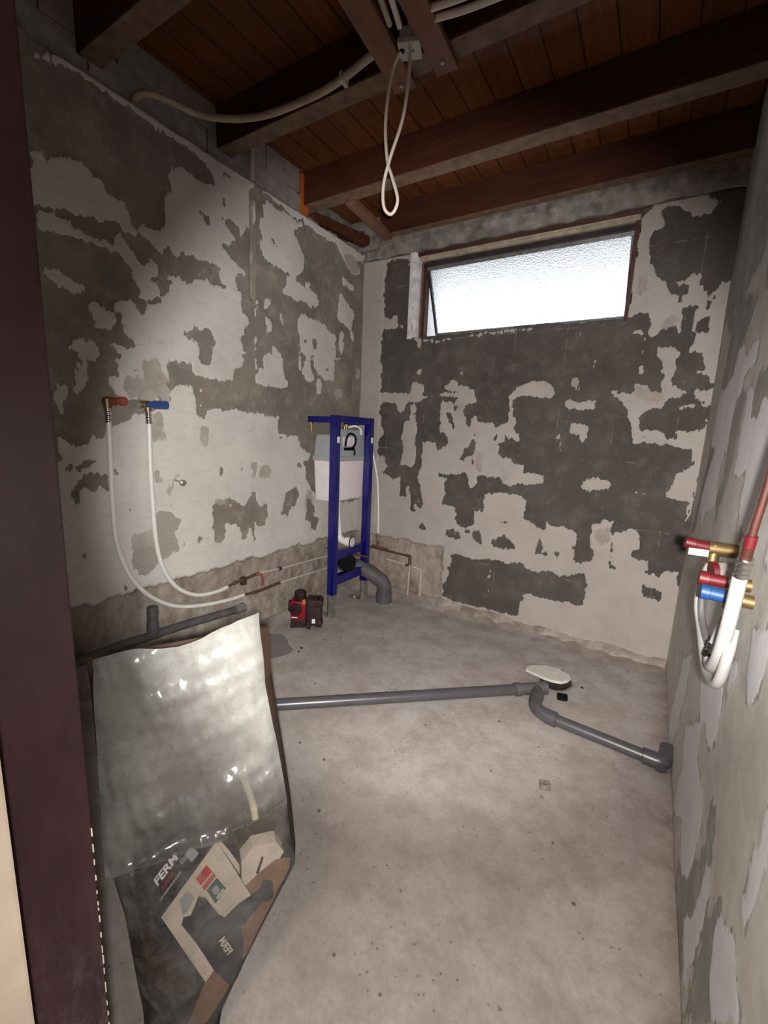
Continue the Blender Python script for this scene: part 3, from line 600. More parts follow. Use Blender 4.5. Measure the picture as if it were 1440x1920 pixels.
# left wall
st = 0.0065
U, V = np.meshgrid(np.arange(0.20, YB+0.003, st), np.arange(0.0, ZT+0.001, st))
ch = raster(POLY_LEFT, U, V, np.zeros(U.shape, bool), 3)
edge = ZP + vnoise(U, V*0, 0.06, 9)*0.012 + vnoise(U, V*0, 0.02, 10)*0.006
ch['rub'] = blur((V < edge).astype(float))
ch['rub'] = np.maximum(ch['rub'], blur(((np.abs(U-1.575-(V-1.9)*0.02) < 0.011) & (V > 1.72) & (V < 2.2)).astype(float)))
relief = ch['skim']*0.0035 + vnoise(U, V, 0.09, 11)*0.002 + vnoise(U, V, 0.3, 12)*0.003
relief = relief*(1-ch['rub']) + ch['rub']*(-0.016+vnoise(U, V, 0.045, 13)*0.004+vnoise(U, V, 0.02, 14)*0.002)
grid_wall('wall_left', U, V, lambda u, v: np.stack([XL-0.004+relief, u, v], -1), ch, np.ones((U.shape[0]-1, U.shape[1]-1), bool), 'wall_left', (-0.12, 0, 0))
# back wall, with the window opening cut out
U, V = np.meshgrid(np.arange(XL-0.04, XR+0.02, st), np.arange(0.0, 2.197, st))
ch = raster(POLY_BACK, U, V, np.zeros(U.shape, bool), 23)
edge = ZP - 0.01 + (U-XL)*0.0 + vnoise(U, V*0, 0.05, 19)*0.010
ch['rub'] = blur(((V < edge) & (U < -1.085+vnoise(V, U*0, 0.05, 20)*0.01)).astype(float))
relief = ch['skim']*0.0035 + vnoise(U, V, 0.09, 31)*0.002 + vnoise(U, V, 0.3, 32)*0.003 + 0.004*(U < -1.612)*(V > 0.45)
relief = relief*(1-ch['rub']) + ch['rub']*(-0.012+vnoise(U, V, 0.045, 33)*0.004)
uc = (U[:-1, :-1]+U[1:, 1:])/2; vc = (V[:-1, :-1]+V[1:, 1:])/2
rag = 1.700 + vnoise(uc, vc*0, 0.05, 34)*0.007 + 0.010*((uc > -0.75) & (uc < -0.5))
ragl = -1.402 + vnoise(vc, uc*0, 0.05, 35)*0.008; ragr = -0.197 + vnoise(vc, uc*0, 0.05, 36)*0.006
keep = ~((uc > ragl) & (uc < ragr) & (vc > rag))
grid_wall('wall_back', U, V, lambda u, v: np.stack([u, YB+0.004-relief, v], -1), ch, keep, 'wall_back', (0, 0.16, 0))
# right wall
st2 = 0.009
U, V = np.meshgrid(np.arange(-0.3, YB+0.003, st2), np.arange(0.0, ZC, st2))
ch = raster(POLY_RIGHT, U, V, np.zeros(U.shape, bool), 43, 0.006, (V < 1.55+vnoise(U, V, 0.1, 50)*0.15).astype(float), 0.7)
ch['rub'] = ch['skim']*0
relief = ch['skim']*0.001 + vnoise(U, V, 0.25, 52)*0.002
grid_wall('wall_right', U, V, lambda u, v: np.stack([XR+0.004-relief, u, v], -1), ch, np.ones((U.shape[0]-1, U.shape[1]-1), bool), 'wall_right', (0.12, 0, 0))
# floor
st3 = 0.012
U, V = np.meshgrid(np.arange(XL-0.12, XR+0.13, st3), np.arange(-1.7, YB+0.14, st3))
ch = {'mid': blur(inside(U+vnoise(U, V, 0.03, 60)*0.008, V+vnoise(U, V, 0.03, 61)*0.008, [(-1.70, 1.56), (-1.60, 1.615), (-1.50, 1.56), (-1.44, 1.52), (-1.455, 1.40), (-1.6, 1.36), (-1.74, 1.42)]).astype(float))}
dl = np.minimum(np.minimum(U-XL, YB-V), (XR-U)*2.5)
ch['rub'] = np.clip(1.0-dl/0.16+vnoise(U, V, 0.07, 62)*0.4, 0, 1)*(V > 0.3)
hole = np.exp(-(((U+0.262)/0.055)**2+((V-2.045)/0.075)**2)**2)
hz = vnoise(U, V, 0.12, 63)*0.0018 + vnoise(U, V, 0.5, 64)*0.003 - 0.003 - hole*0.05
hz += np.clip(1-(YB-V)/0.10, 0, 1)**1.5*0.05*np.clip((0.0-U)/0.8, 0, 1) + np.clip(1-(U-XL)/0.09, 0, 1)**1.5*0.03*(V > 0.3)
grid_wall('floor', U, V, lambda u, v: np.stack([u, v, hz], -1), ch, np.ones((U.shape[0]-1, U.shape[1]-1), bool), 'floor', (0, 0, -0.15))

# mortar fillets at the foot of the back wall
bm = BM()
rnd = random.Random(5); n = 70; rows = []
for i in range(n+1):
    x = -1.10 + (XR+1.10)*i/n; w = 0.030+0.018*math.sin(i*0.9)+rnd.uniform(-0.006, 0.006); h = 0.038+0.012*math.sin(i*0.37)+rnd.uniform(-0.005, 0.005)
    if x > -0.55: w *= 0.75; h *= 0.6
    rows.append([bm.verts.new((x, YB+0.01, h+0.01)), bm.verts.new((x, YB-0.012, h)), bm.verts.new((x, YB-0.02-w*0.5, h*0.45)), bm.verts.new((x, YB-0.03-w, -0.01)), bm.verts.new((x, YB+0.01, -0.01))])
for a, b in zip(rows, rows[1:]):
    for k in range(5): bm.faces.new((a[k], a[(k+1) % 5], b[(k+1) % 5], b[k]))
bm.faces.new(rows[0]); bm.faces.new(rows[-1][::-1])
struct(obj('trim_1', bm, 'mortar', smooth=True))

# wall tops, lintel, block infill between the joists
bm = BM()
N = 90
rows = []
for i in range(N+1):
    x = XL+0.02 + (XR+0.15-XL-0.02)*i/N; j = 0.006*math.sin(i*1.3)+rnd.uniform(-0.004, 0.004)
    zl = 2.197+0.004*math.sin(i*0.8)
    rows.append([bm.verts.new((x, YB-0.004+j*0.5, zl)), bm.verts.new((x, YB-0.008+j, 2.235+j)), bm.verts.new((x, YB-0.016-j, 2.262)), bm.verts.new((x, YB-0.002, 2.307)), bm.verts.new((x, YB+0.15, 2.307)), bm.verts.new((x, YB+0.15, zl))])
for a, b in zip(rows, rows[1:]):
    for k in range(6): bm.faces.new((a[k], a[(k+1) % 6], b[(k+1) % 6], b[k]))
bm.faces.new(rows[0]); bm.faces.new(rows[-1][::-1])
struct(obj('trim_2', bm, 'concrete', smooth=True))
bm = BM()
y = 0.20
while y < 1.93:
    w = 0.235; z0 = 2.2405
    for (za, zb) in ((z0, 2.36), (2.363, ZC)):
        yo = 0.1 if za > 2.3 else 0
        y1 = min(y+w-0.004+yo, 1.955)
        if y1 > y+yo+0.02: box(bm, (XL-0.16, y+yo, za), (XL-0.045+0.004*math.sin(y*9), y1, zb), 0.004)
    y += w
struct(obj('trim_3', bm, 'block'))
bm = BM()   # loose pale mortar bedding along the ledge
rows = []
for i in range(151):
    yy = 0.25 + (YB-0.25)*i/150; j = rnd.uniform(-0.005, 0.005); hh = 0.010+0.008*math.sin(i*0.5)+0.006*math.sin(i*1.7)
    rows.append([bm.verts.new((XL-0.02, yy, ZT-0.004)), bm.verts.new((XL-0.001+j*0.4, yy, ZT-0.008+j)), bm.verts.new((XL-0.008+j*0.4, yy, ZT+hh*0.6)), bm.verts.new((XL-0.035+j, yy, ZT+hh)), bm.verts.new((XL-0.055, yy, ZT+hh*0.5))])
for a, b in zip(rows, rows[1:]):
    for k in range(5): bm.faces.new((a[k], a[(k+1) % 5], b[(k+1) % 5], b[k]))
bm.faces.new(rows[0]); bm.faces.new(rows[-1][::-1])
struct(obj('trim_4', bm, 'block', smooth=True))
# outer leaf behind the corner recess
bm = BM(); box(bm, (XL-0.24, 2.0, 2.20), (XL-0.16, YB+0.20, ZC+0.01)); box(bm, (XL-0.159, YB+0.05, 2.19), (XR+0.14, YB+0.20, ZC+0.01)); box(bm, (XL-0.159, 2.47, 2.245), (XL+0.13, YB+0.049, 2.32), 0.006)
struct(obj('trim_5', bm, 'concrete'))

# ceiling boards and joists
bm = BM(); box(bm, (XL-0.24, -0.0, ZC), (XR+0.15, YB+0.20, ZC+0.02)); struct(obj('ceiling', bm, 'boards'))
def joist(y0, y1, x0, label):
    o = thing('ceiling_joist', label, 'joist', (x0, y0, 2.307), 'bare joists under the ceiling boards')
    bm = BM(); vs = box(bm, (x0, y0, 2.309), (XR+0.14, y1, ZC-0.002), 0.004); obj('beam', bm, 'joist', o)
    bm = BM(); box(bm, (x0, y0+0.003, 2.3062), (XR+0.14, y1-0.003, 2.3089)); obj('lit_underside', bm, 'underside', o); return o  # lit underside painted in as a paler strip
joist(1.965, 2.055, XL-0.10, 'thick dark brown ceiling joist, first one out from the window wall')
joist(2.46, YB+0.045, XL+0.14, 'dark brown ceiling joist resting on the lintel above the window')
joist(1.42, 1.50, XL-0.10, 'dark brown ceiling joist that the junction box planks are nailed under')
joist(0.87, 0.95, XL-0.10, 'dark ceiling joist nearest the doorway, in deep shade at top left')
bm = BM(); box(bm, (XL-0.055, 1.955, 2.25), (XL-0.03, 2.0, ZC-0.01), 0.003)
tag(obj('lit_wood_end', bm, 'lit_orange_wood'), 'short bright orange strip, the lit wood end of a joist at the wall', 'wood strip')  # lit wood end, its light put into the colour

def plank(name, a, b, w, t, mat):
    """plank from a to b, width w across, thickness t upward"""
    a, b = Vector(a), Vector(b); d = (b-a).normalized(); s = Vector((d.y, -d.x, 0)).normalized()*w/2; u = Vector((0, 0, t))
    bm = BM(); vs = []
    for p in (a, b):
        for q in (-s, s, s+u, -s+u): vs.append(bm.verts.new(p+q))
    for f in ((0, 1, 2, 3), (4, 7, 6, 5), (0, 4, 5, 1), (1, 5, 6, 2), (2, 6, 7, 3), (3, 7, 4, 0)): bm.faces.new([vs[i] for i in f])
    bmesh.ops.bevel(bm, geom=list(bm.edges), offset=0.002, segments=1, affect='EDGES')
    return obj(name, bm, mat)
tag(plank('cross_plank', (-0.86, 0.98, 2.283), (-0.905, 1.505, 2.283), 0.082, 0.022, 'noggin'), 'reddish brown plank under the joists, left of the junction box', 'plank', 'short planks beside the junction box')
tag(plank('cross_plank', (-0.72, 0.98, 2.283), (-0.745, 1.505, 2.283), 0.075, 0.022, 'noggin'), 'reddish brown plank under the joists, right of the junction box', 'plank', 'short planks beside the junction box')
tag(plank('corner_noggin', (-1.545, 2.045, 2.290), (-1.585, 2.505, 2.290), 0.055, 0.035, 'noggin'), 'pale orange batten bridging the recess in the far left ceiling corner', 'batten')
tag(plank('wall_plate', (-1.83, 2.056, 2.262), (-1.72, 2.46, 2.262), 0.07, 0.05, 'joist'), 'dark reddish timber lying on the wall top in the far left corner', 'timber')
bm = BM(); ring = [(-1.70+0.026*math.cos(a), 2.37, 2.285+0.026*math.sin(a)) for a in [math.pi*2*k/22 for k in range(17)]]
tube(bm, ring, 0.003, 8); tag(obj('wire_hoop', bm, 'chrome', smooth=True), 'small pale wire hoop hanging below the batten in the ceiling corner', 'wire')

# front wall with the doorway, its maroon frame and cream trim, and the hall behind the camera
bm = BM(); box(bm, (XL-0.12, 0.06, 0), (-0.52, 0.175, ZC)); box(bm, (-0.52, 0.06, 2.12), (XR+0.02, 0.175, ZC)); struct(obj('wall_front', bm, 'hall'))
fr = struct(bpy.data.objects.new('door_1', None)); COL.objects.link(fr); fr.location = (-0.47, 0.12, 0)
bm = BM(); vs = box(bm, (-0.521, 0.1205, 0), (-0.47, 0.184, 2.12), 0.0015); obj('door_jamb', bm, 'maroon', fr)
bm = BM(); box(bm, (-0.521, 0.1205, 2.075), (XR-0.01, 0.184, 2.119), 0.0015); obj('door_head', bm, 'maroon', fr)
bm = BM(); rr = random.Random(3); z = 0.0
for k in range(300):     # chipped pale edge where the paint has flaked
    z += rr.uniform(0.004, 0.016)
    if z > 0.66: break
    hgt = rr.uniform(0.002, 0.014)
    box(bm, (-0.4713, 0.1835, z), (-0.4695, 0.1844+rr.uniform(0, 0.0004), z+hgt)); z += hgt
obj('chipped_edge', bm, 'cream', fr)
bm = BM(); box(bm, (-0.51, 0.04, 0), (-0.4705, 0.1185, 2.1), 0.003); struct(obj('trim_6', bm, 'cream'))
bm = BM()
box(bm, (-1.7, -1.72, 0), (-1.62, 0.058, 2.5)); box(bm, (1.1, -1.72, 0), (1.2, 0.0, 2.5)); box(bm, (-1.7, -1.8, 0), (1.2, -1.72, 2.5))
struct(obj('wall_hall', bm, 'hall'))
bm = BM(); box(bm, (XR+0.13, -0.02, 0), (1.2, 0.06, 2.5)); struct(obj('wall_hall_front', bm, 'hall'))
bm = BM(); box(bm, (-1.7, -1.8, 2.5), (1.2, 0.06, 2.56)); struct(obj('ceiling_hall', bm, 'hall'))
bm = BM(); box(bm, (XR+0.13, -1.75, -0.1), (1.2, 0.0, 0.0)); struct(obj('floor_hall', bm, 'hall'))

# ---------------------------------------------------------------- window
win = struct(bpy.data.objects.new('window_1', None)); COL.objects.link(win); win.location = (-0.8, 2.58, 1.7)
def wpart(name, boxes, mat, bev=0.002):
    bm = BM()
    for lo, hi in boxes: box(bm, lo, hi, bev)
    return obj(name, bm, mat, win)
wpart('head_board', [((-1.385, 2.535, 2.176), (-0.19, 2.68, 2.197))], 'window_wood')
wpart('head_bead', [((-1.372, 2.548, 2.150), (-0.19, 2.64, 2.175)), ((-1.372, 2.540, 2.164), (-0.19, 2.55, 2.175))], 'beige_paint', 0.003)
wpart('head_rebate', [((-1.360, 2.572, 2.122), (-0.195, 2.64, 2.149))], 'dark_paint')
wpart('side_frame', [((-1.376, 2.575, 1.69), (-1.364, 2.64, 2.15))], 'red_paint')
wpart('side_stop', [((-1.3635, 2.59, 1.69), (-1.348, 2.64, 2.135))], 'window_wood')
wpart('side_frame', [((-0.220, 2.545, 1.69), (-0.199, 2.64, 2.15))], 'window_wood')
wpart('window_sill', [((-1.40, 2.60, 1.655), (-0.19, 2.72, 1.690))], 'concrete')
bm = BM()
rows = []
for i in range(41):
    z = 1.695+0.50*i/40; j = 0.010*math.sin(i*0.8)+rnd.uniform(-0.004, 0.004)
    rows.append([bm.verts.new((-1.425, YB-0.003, z)), bm.verts.new((-1.400+j, YB-0.004, z)), bm.verts.new((-1.386+j*0.4, 2.535, z)), bm.verts.new((-1.3765, 2.62, z)), bm.verts.new((-1.425, 2.62, z))])
for a, b in zip(rows, rows[1:]):
    for k in range(5): bm.faces.new((a[k], a[(k+1) % 5], b[(k+1) % 5], b[k]))
bm.faces.new(rows[0]); bm.faces.new(rows[-1][::-1])
struct(obj('trim_7', bm, 'white_plaster', smooth=True))
# open sash, hinged at its top and pushed out at the bottom
ztop, zbot, yt, ybm = 2.122, 1.765, 2.600, 2.768
sd = Vector((0, ybm-yt, zbot-ztop)); sl = sd.length; sd.normalize(); sn = Vector((0, sd.z, -sd.y))
def SF(u, v, d): return Vector((u, yt, ztop)) + sd*v + sn*d
def sash_bar(u0, u1, v0, v1, d0=-0.008, d1=0.012):
    bm = BM(); prism(bm, [(u0, v0), (u1, v0), (u1, v1), (u0, v1)], d0, d1, SF); return bm
obj('sash_rail', sash_bar(-1.345, -0.222, -0.008, 0.014), 'sash', win)
obj('sash_stile', sash_bar(-1.345, -1.331, 0.014, sl-0.01), 'dark_paint', win)
obj('sash_stile', sash_bar(-0.236, -0.222, 0.014, sl-0.01), 'dark_paint', win)
obj('sash_rail', sash_bar(-1.345, -0.222, sl-0.01, sl+0.012), 'sash', win)
obj('window_pane', sash_bar(-1.333, -0.234, 0.012, sl-0.008, 0.0, 0.004), 'glass', win)
# eaves outside and the outer reveal seen through the gap
bm = BM(); box(bm, (-2.6, 2.80, 2.22), (1.0, 3.3, 2.28)); struct(obj('trim_8', bm, 'hall'))
bm = BM(); box(bm, (-1.55, 2.70, 1.4), (-1.395, 2.86, 2.3), 0.005); struct(obj('trim_9', bm, 'white_plaster'))

# ---------------------------------------------------------------- toilet frame
T = thing('toilet_frame', 'blue steel wall-hung toilet frame with white cistern standing in the far left corner', 'toilet frame', (-1.54, 2.12, 0))
def part(name, bm, mat, par=None, smooth=False): return obj(name, bm, mat, par or T, smooth)
Y0, Y1, XF = 1.935, 2.318, -1.517
for ya in (Y0, Y1-0.042):
    bm = BM(); box(bm, (XF-0.045, ya, 0.140), (XF, ya+0.042, 1.193), 0.004); post = part('post', bm, 'blue', smooth=True)
    bm = BM(); box(bm, (XF+0.0005, ya+0.010, 1.040), (XF+0.0015, ya+0.032, 1.075)); part('sticker', bm, 'label_white', post)
    bm = BM(); box(bm, (XF-0.040, ya+0.003, 0.004), (XF-0.036, ya+0.039, 0.142)); box(bm, (XF-0.040, ya+0.003, 0.004), (XF-0.004, ya+0.006, 0.142)); box(bm, (XF-0.040, ya+0.036, 0.004), (XF-0.004, ya+0.039, 0.142))
    leg = part('leg', bm, 'zinc')
    bm = BM(); box(bm, (XF-0.125, ya-0.002, 0.002), (XF-0.002, ya+0.044, 0.006), 0.001)
    tube(bm, [(XF-0.095, ya+0.02, 0.004), (XF-0.095, ya+0.02, 0.016)], 0.008, 6); part('foot_plate', bm, 'zinc', leg)
    bm = BM(); box(bm, (XF-0.215, ya+0.008, 1.150), (XF-0.044, ya+0.034, 1.185), 0.003); br = part('wall_bracket', bm, 'blue')
    bm = BM(); tube(bm, [(XF-0.200, ya+0.02, 1.152), (XF-0.200, ya+0.02, 1.100)], 0.006, 10); tube(bm, [(XF-0.200, ya+0.02, 1.15), (XF-0.200, ya+0.02, 1.138)], 0.012, 6); part('bracket_bolt', bm, 'brass', br, True)
bm = BM(); box(bm, (XF-0.042, Y0+0.043, 1.155), (XF-0.003, Y1-0.043, 1.192), 0.003); part('top_bar', bm, 'blue')
bm = BM(); box(bm, (XF-0.044, Y0+0.043, 0.345), (XF-0.018, Y1-0.043, 0.400), 0.003); part('crossbar', bm, 'blue')
bm = BM(); box(bm, (XF-0.040, Y0+0.043, 0.195), (XF-0.004, Y1-0.043, 0.250), 0.003); part('crossbar', bm, 'blue')
# cistern: a tapered white body with a grey lid
def tapered(lo0, hi0, z0, lo1, hi1, z1, bev):
    bm = BM(); vs = []
    for (lo, hi, z) in ((lo0, hi0, z0), (lo1, hi1, z1)):
        vs += [bm.verts.new((lo[0], lo[1], z)), bm.verts.new((hi[0], lo[1], z)), bm.verts.new((hi[0], hi[1], z)), bm.verts.new((lo[0], hi[1], z))]
    for f in ((0, 3, 2, 1), (4, 5, 6, 7), (0, 1, 5, 4), (1, 2, 6, 5), (2, 3, 7, 6), (3, 0, 4, 7)): bm.faces.new([vs[i] for i in f])
    bmesh.ops.bevel(bm, geom=list(bm.edges), offset=bev, segments=4, profile=0.6, affect='EDGES'); return bm
part('cistern_body', tapered((-1.712, 1.990), (-1.572, 2.292), 0.690, (-1.722, 1.982), (-1.564, 2.298), 0.938, 0.016), 'white_plastic', smooth=True)
lid = part('cistern_lid', tapered((-1.722, 1.980), (-1.562, 2.300), 0.936, (-1.712, 1.992), (-1.570, 2.288), 1.085, 0.010), 'grey_plastic', smooth=True)
bm = BM(); box(bm, (-1.724, 1.978, 0.930), (-1.558, 2.302, 0.958), 0.004); part('lid_rim', bm, 'grey_plastic', lid)
bm = BM(); box(bm, (-1.600, 2.02, 1.07), (-1.566, 2.26, 1.118), 0.008); part('front_shroud', bm, 'grey_plastic', lid)
bm = BM(); box(bm, (-1.571, 2.065, 0.985), (-1.5665, 2.185, 1.095), 0.002); part('service_recess', bm, 'white_plastic', lid)
bm = BM(); tube(bm, smooth_path([(-1.560, 2.080, 1.02), (-1.556, 2.085, 1.065), (-1.552, 2.11, 1.093), (-1.548, 2.155, 1.082), (-1.548, 2.165, 1.04), (-1.552, 2.14, 1.01), (-1.556, 2.10, 1.004)]), 0.0065, 10)
box(bm, (-1.564, 2.07, 0.995), (-1.548, 2.16, 1.012), 0.003); tube(bm, smooth_path([(-1.552, 2.15, 1.0), (-1.55, 2.165, 0.985), (-1.552, 2.16, 0.965)]), 0.005, 8)
part('black_hose', bm, 'black', lid, True)
bm = BM(); tube(bm, [(-1.63, 2.08, 1.08), (-1.63, 2.08, 1.145)], 0.014, 12); tube(bm, [(-1.60, 2.08, 1.130), (-1.655, 2.08, 1.130)], 0.009, 10)
part('stop_valve', bm, 'brass', lid, True)
bm = BM(); tube(bm, [(-1.63, 2.16, 1.08), (-1.63, 2.16, 1.14)], 0.010, 12); part('hose_tail', bm, 'brass', lid, True)
bm = BM(); tube(bm, smooth_path([(-1.61, 2.17, 1.13), (-1.58, 2.20, 1.14), (-1.565, 2.235, 1.125), (-1.562, 2.245, 1.09)]), 0.007, 10); part('fill_hose', bm, 'white_pipe', lid, True)
bm = BM(); tube(bm, smooth_path([(-1.62, 2.085, 0.70), (-1.615, 2.085, 0.60), (-1.605, 2.088, 0.50), (-1.60, 2.09, 0.465), (-1.575, 2.095, 0.443), (-1.535, 2.10, 0.44)]), 0.023, 20)
fp = part('flush_pipe', bm, 'white_pipe', smooth=True)
bm = BM(); hollow(bm, (-1.545, 2.098, 0.44), (-1.505, 2.104, 0.44), 0.029, 0.020); part('pipe_seal', bm, 'white_pipe', fp, True)
bm = BM(); hollow(bm, (-1.515, 2.102, 0.44), (-1.508, 2.103, 0.44), 0.031, 0.025); part('seal_ring', bm, 'black', fp, True)
bm = BM(); hollow(bm, (-1.600, 2.150, 0.300), (-1.535, 2.100, 0.305), 0.056, 0.049, 32, 0.05); part('waste_outlet', bm, 'black', smooth=True)

# ---------------------------------------------------------------- pipes in the far corner
bm = BM(); tube(bm, smooth_path([(-1.625, 2.155, 0.275), (-1.59, 2.225, 0.250), (-1.53, 2.29, 0.215), (-1.46, 2.338, 0.160), (-1.425, 2.358, 0.12), (-1.42, 2.362, 0.06), (-1.42, 2.362, -0.02)]), 0.048, 28)
so = thing('soil_pipe', 'thick dark grey waste bend running from the toilet frame down into the floor', 'waste pipe', (-1.42, 2.362, 0))
obj('pipe_bend', bm, 'pvc_old', so, True)
bm = BM(); tube(bm, [(-1.42, 2.362, -0.01), (-1.42, 2.362, 0.055), (-1.42, 2.362, 0.056)], [0.053, 0.053, 0.049], 28); obj('pipe_socket', bm, 'pvc_old', so, True)

bp = thing('copper_supply_pipe', 'brown copper pipe with an elbow, leaving the toilet frame along the back wall', 'pipe', (-1.31, 2.49, 0))
bm = BM(); tube(bm, [(-1.66, 2.478, 0.318), (-1.55, 2.485, 0.312), (-1.45, 2.490, 0.307), (-1.318, 2.494, 0.302)], 0.0075, 12); obj('pipe', bm, 'copper', bp, True)
bm = BM(); tube(bm, smooth_path([(-1.335, 2.494, 0.303), (-1.312, 2.494, 0.300), (-1.308, 2.494, 0.29), (-1.308, 2.494, 0.245)], 6), 0.011, 12); obj('elbow', bm, 'copper', bp, True)
bm = BM(); tube(bm, [(-1.308, 2.496, 0.25), (-1.312, 2.498, 0.14), (-1.314, 2.498, 0.02)], 0.0055, 10); obj('riser', bm, 'pipe_paint', bp, True)
bm = BM(); tube(bm, [(-1.80, 2.205, 0.333), (-1.60, 2.20, 0.334), (-1.455, 2.20, 0.335)], 0.0068, 12)
tag(obj('short_copper_pipe', bm, 'copper', smooth=True), 'short copper pipe end seen through the toilet frame, beside the black waste outlet', 'pipe')
wp = thing('painted_branch_pipe', 'thin pale painted pipe turning down the back wall, right of the brown copper elbow', 'pipe', (-1.225, 2.505, 0))
bm = BM(); tube(bm, smooth_path([(-1.50, 2.506, 0.245), (-1.40, 2.506, 0.236), (-1.25, 2.506, 0.226), (-1.230, 2.506, 0.215), (-1.226, 2.506, 0.17), (-1.226, 2.506, 0.02)], 5), 0.0055, 10); obj('pipe', bm, 'pipe_paint', wp, True)
bm = BM(); tube(bm, [(-1.345, 2.505, 0.2335), (-1.300, 2.505, 0.230)], 0.008, 10); obj('coupling', bm, 'copper', wp, True)
cc = thing('cistern_feed_pipe', 'thin cream plastic pipe rising up the corner beside the toilet frame', 'pipe', (-1.556, 2.47, 0.36))
bm = BM(); tube(bm, smooth_path([(-1.630, 2.40, 1.08), (-1.618, 2.455, 0.985), (-1.590, 2.470, 0.86), (-1.573, 2.475, 0.75), (-1.560, 2.475, 0.55), (-1.556, 2.475, 0.41)]), 0.0075, 12); obj('pipe', bm, 'white_pipe', cc, True)
bm = BM(); tube(bm, [(-1.556, 2.475, 0.425), (-1.556, 2.475, 0.395), (-1.556, 2.475, 0.394), (-1.556, 2.475, 0.37)], [0.010, 0.010, 0.007, 0.009], 12); obj('crimp_fitting', bm, 'chrome', cc, True)
bm = BM(); tube(bm, [(-1.556, 2.475, 0.37), (-1.556, 2.475, 0.325)], 0.008, 12); tube(bm, [(-1.60, 2.470, 0.330), (-1.48, 2.485, 0.318)], 0.010, 12); obj('tee', bm, 'copper', cc, True)

# ---------------------------------------------------------------- left wall water pipes
def ribs(bm, a, b, r, n=4):
    a, b = Vector(a), Vector(b); P, R = [], []
    for i in range(n*4+1):
        t = i/(n*4); P.append(a.lerp(b, t)); R.append(r*(1.12 if (i % 4) in (1, 2) else 0.92))
    tube(bm, P, R, 14)
def wall_elbow(y, z, x0, cap_mat, name_label):
    pass
XW = XL+0.004
hot = thing('hot_water_outlet', 'left wall outlet with a dull red plug and white pipe, shaded beside the doorway', 'pipe outlet', (-1.73, 0.855, 1.17))
bm = BM(); tube(bm, [(XW-0.01, 0.868, 1.178), (-1.728, 0.868, 1.178)], 0.017, 16); tube(bm, [(-1.738, 0.854, 1.185), (-1.736, 0.854, 1.150)], 0.014, 12); obj('brass_elbow', bm, 'brass', hot, True)
bm = BM(); tube(bm, [(-1.728, 0.868, 1.178), (-1.690, 0.880, 1.178), (-1.689, 0.880, 1.178), (-1.675, 0.885, 1.178)], [0.013, 0.013, 0.017, 0.017], 16); obj('red_plug', bm, 'dirty_red', hot, True)
bm = BM(); ribs(bm, (-1.735, 0.853, 1.155), (-1.734, 0.853, 1.098), 0.0115); obj('crimp_sleeve', bm, 'chrome', hot, True)
h1 = [(-1.734, 0.853, 1.10), (-1.733, 0.850, 0.987), (-1.733, 0.847, 0.867), (-1.733, 0.846, 0.764), (-1.732, 0.849, 0.659), (-1.73, 0.866, 0.570), (-1.73, 0.905, 0.471), (-1.73, 0.978, 0.378), (-1.73, 1.083, 0.305), (-1.732, 1.218, 0.266), (-1.735, 1.368, 0.244), (-1.738, 1.465, 0.240)]
bm = BM(); tube(bm, smooth_path(h1, 6), 0.0095, 16); obj('white_pipe', bm, 'white_pipe', hot, True)
bm = BM(); tube(bm, [(-1.738, 1.465, 0.240), (-1.742, 1.53, 0.231)], 0.0065, 12); ribs(bm, (-1.742, 1.53, 0.231), (-1.744, 1.56, 0.228), 0.009, 2); obj('end_fitting', bm, 'brass', hot, True)
cold = thing('cold_water_outlet', 'left wall outlet with a bright blue plug above a long white pipe', 'pipe outlet', (-1.73, 1.01, 1.17))
bm = BM(); tube(bm, [(XW-0.01, 1.000, 1.178), (-1.722, 1.003, 1.176)], 0.015, 16); tube(bm, [(-1.733, 1.003, 1.185), (-1.732, 1.003, 1.150)], 0.013, 12); obj('brass_elbow', bm, 'brass', cold, True)
bm = BM(); tube(bm, [(-1.724, 1.003, 1.176), (-1.700, 1.012, 1.176), (-1.699, 1.012, 1.176), (-1.667, 1.024, 1.176)], [0.0125, 0.0125, 0.0165, 0.0165], 18); hollow(bm, (-1.680, 1.019, 1.176), (-1.650, 1.030, 1.176), 0.0165, 0.011, 18, 0.02); obj('blue_plug', bm, 'navy_plastic', cold, True)
bm = BM(); ribs(bm, (-1.731, 1.003, 1.155), (-1.730, 1.003, 1.100), 0.0115); obj('crimp_sleeve', bm, 'chrome', cold, True)
h2 = [(-1.730, 1.003, 1.105), (-1.730, 1.000, 0.985), (-1.730, 0.999, 0.877), (-1.730, 1.001, 0.766), (-1.730, 1.004, 0.653), (-1.730, 1.020, 0.534), (-1.73, 1.062, 0.430), (-1.73, 1.123, 0.362), (-1.732, 1.205, 0.320), (-1.736, 1.307, 0.308), (-1.740, 1.365, 0.312)]
bm = BM(); tube(bm, smooth_path(h2, 6), 0.0095, 16); obj('white_pipe', bm, 'white_pipe', cold, True)
bm = BM(); tube(bm, [(-1.740, 1.365, 0.312), (-1.745, 1.41, 0.316)], 0.0065, 12); ribs(bm, (-1.745, 1.41, 0.316), (-1.748, 1.437, 0.318), 0.009, 2); obj('end_fitting', bm, 'brass', cold, True)
bm = BM(); box(bm, (XL, 0.895, 1.160), (XL+0.012, 0.992, 1.186), 0.002); 
for k in range(4): tube(bm, [(XL+0.011, 0.912+k*0.021, 1.173), (XL+0.0135, 0.912+k*0.021, 1.173)], 0.003, 8)
tag(obj('mounting_rail', bm, 'zinc', smooth=True), 'flat steel rail on the left wall between the red and blue outlets', 'mounting rail')
bm = BM()
a, b = (XL-0.02, 1.125, 0.868), (XL+0.055, 1.125, 0.858)
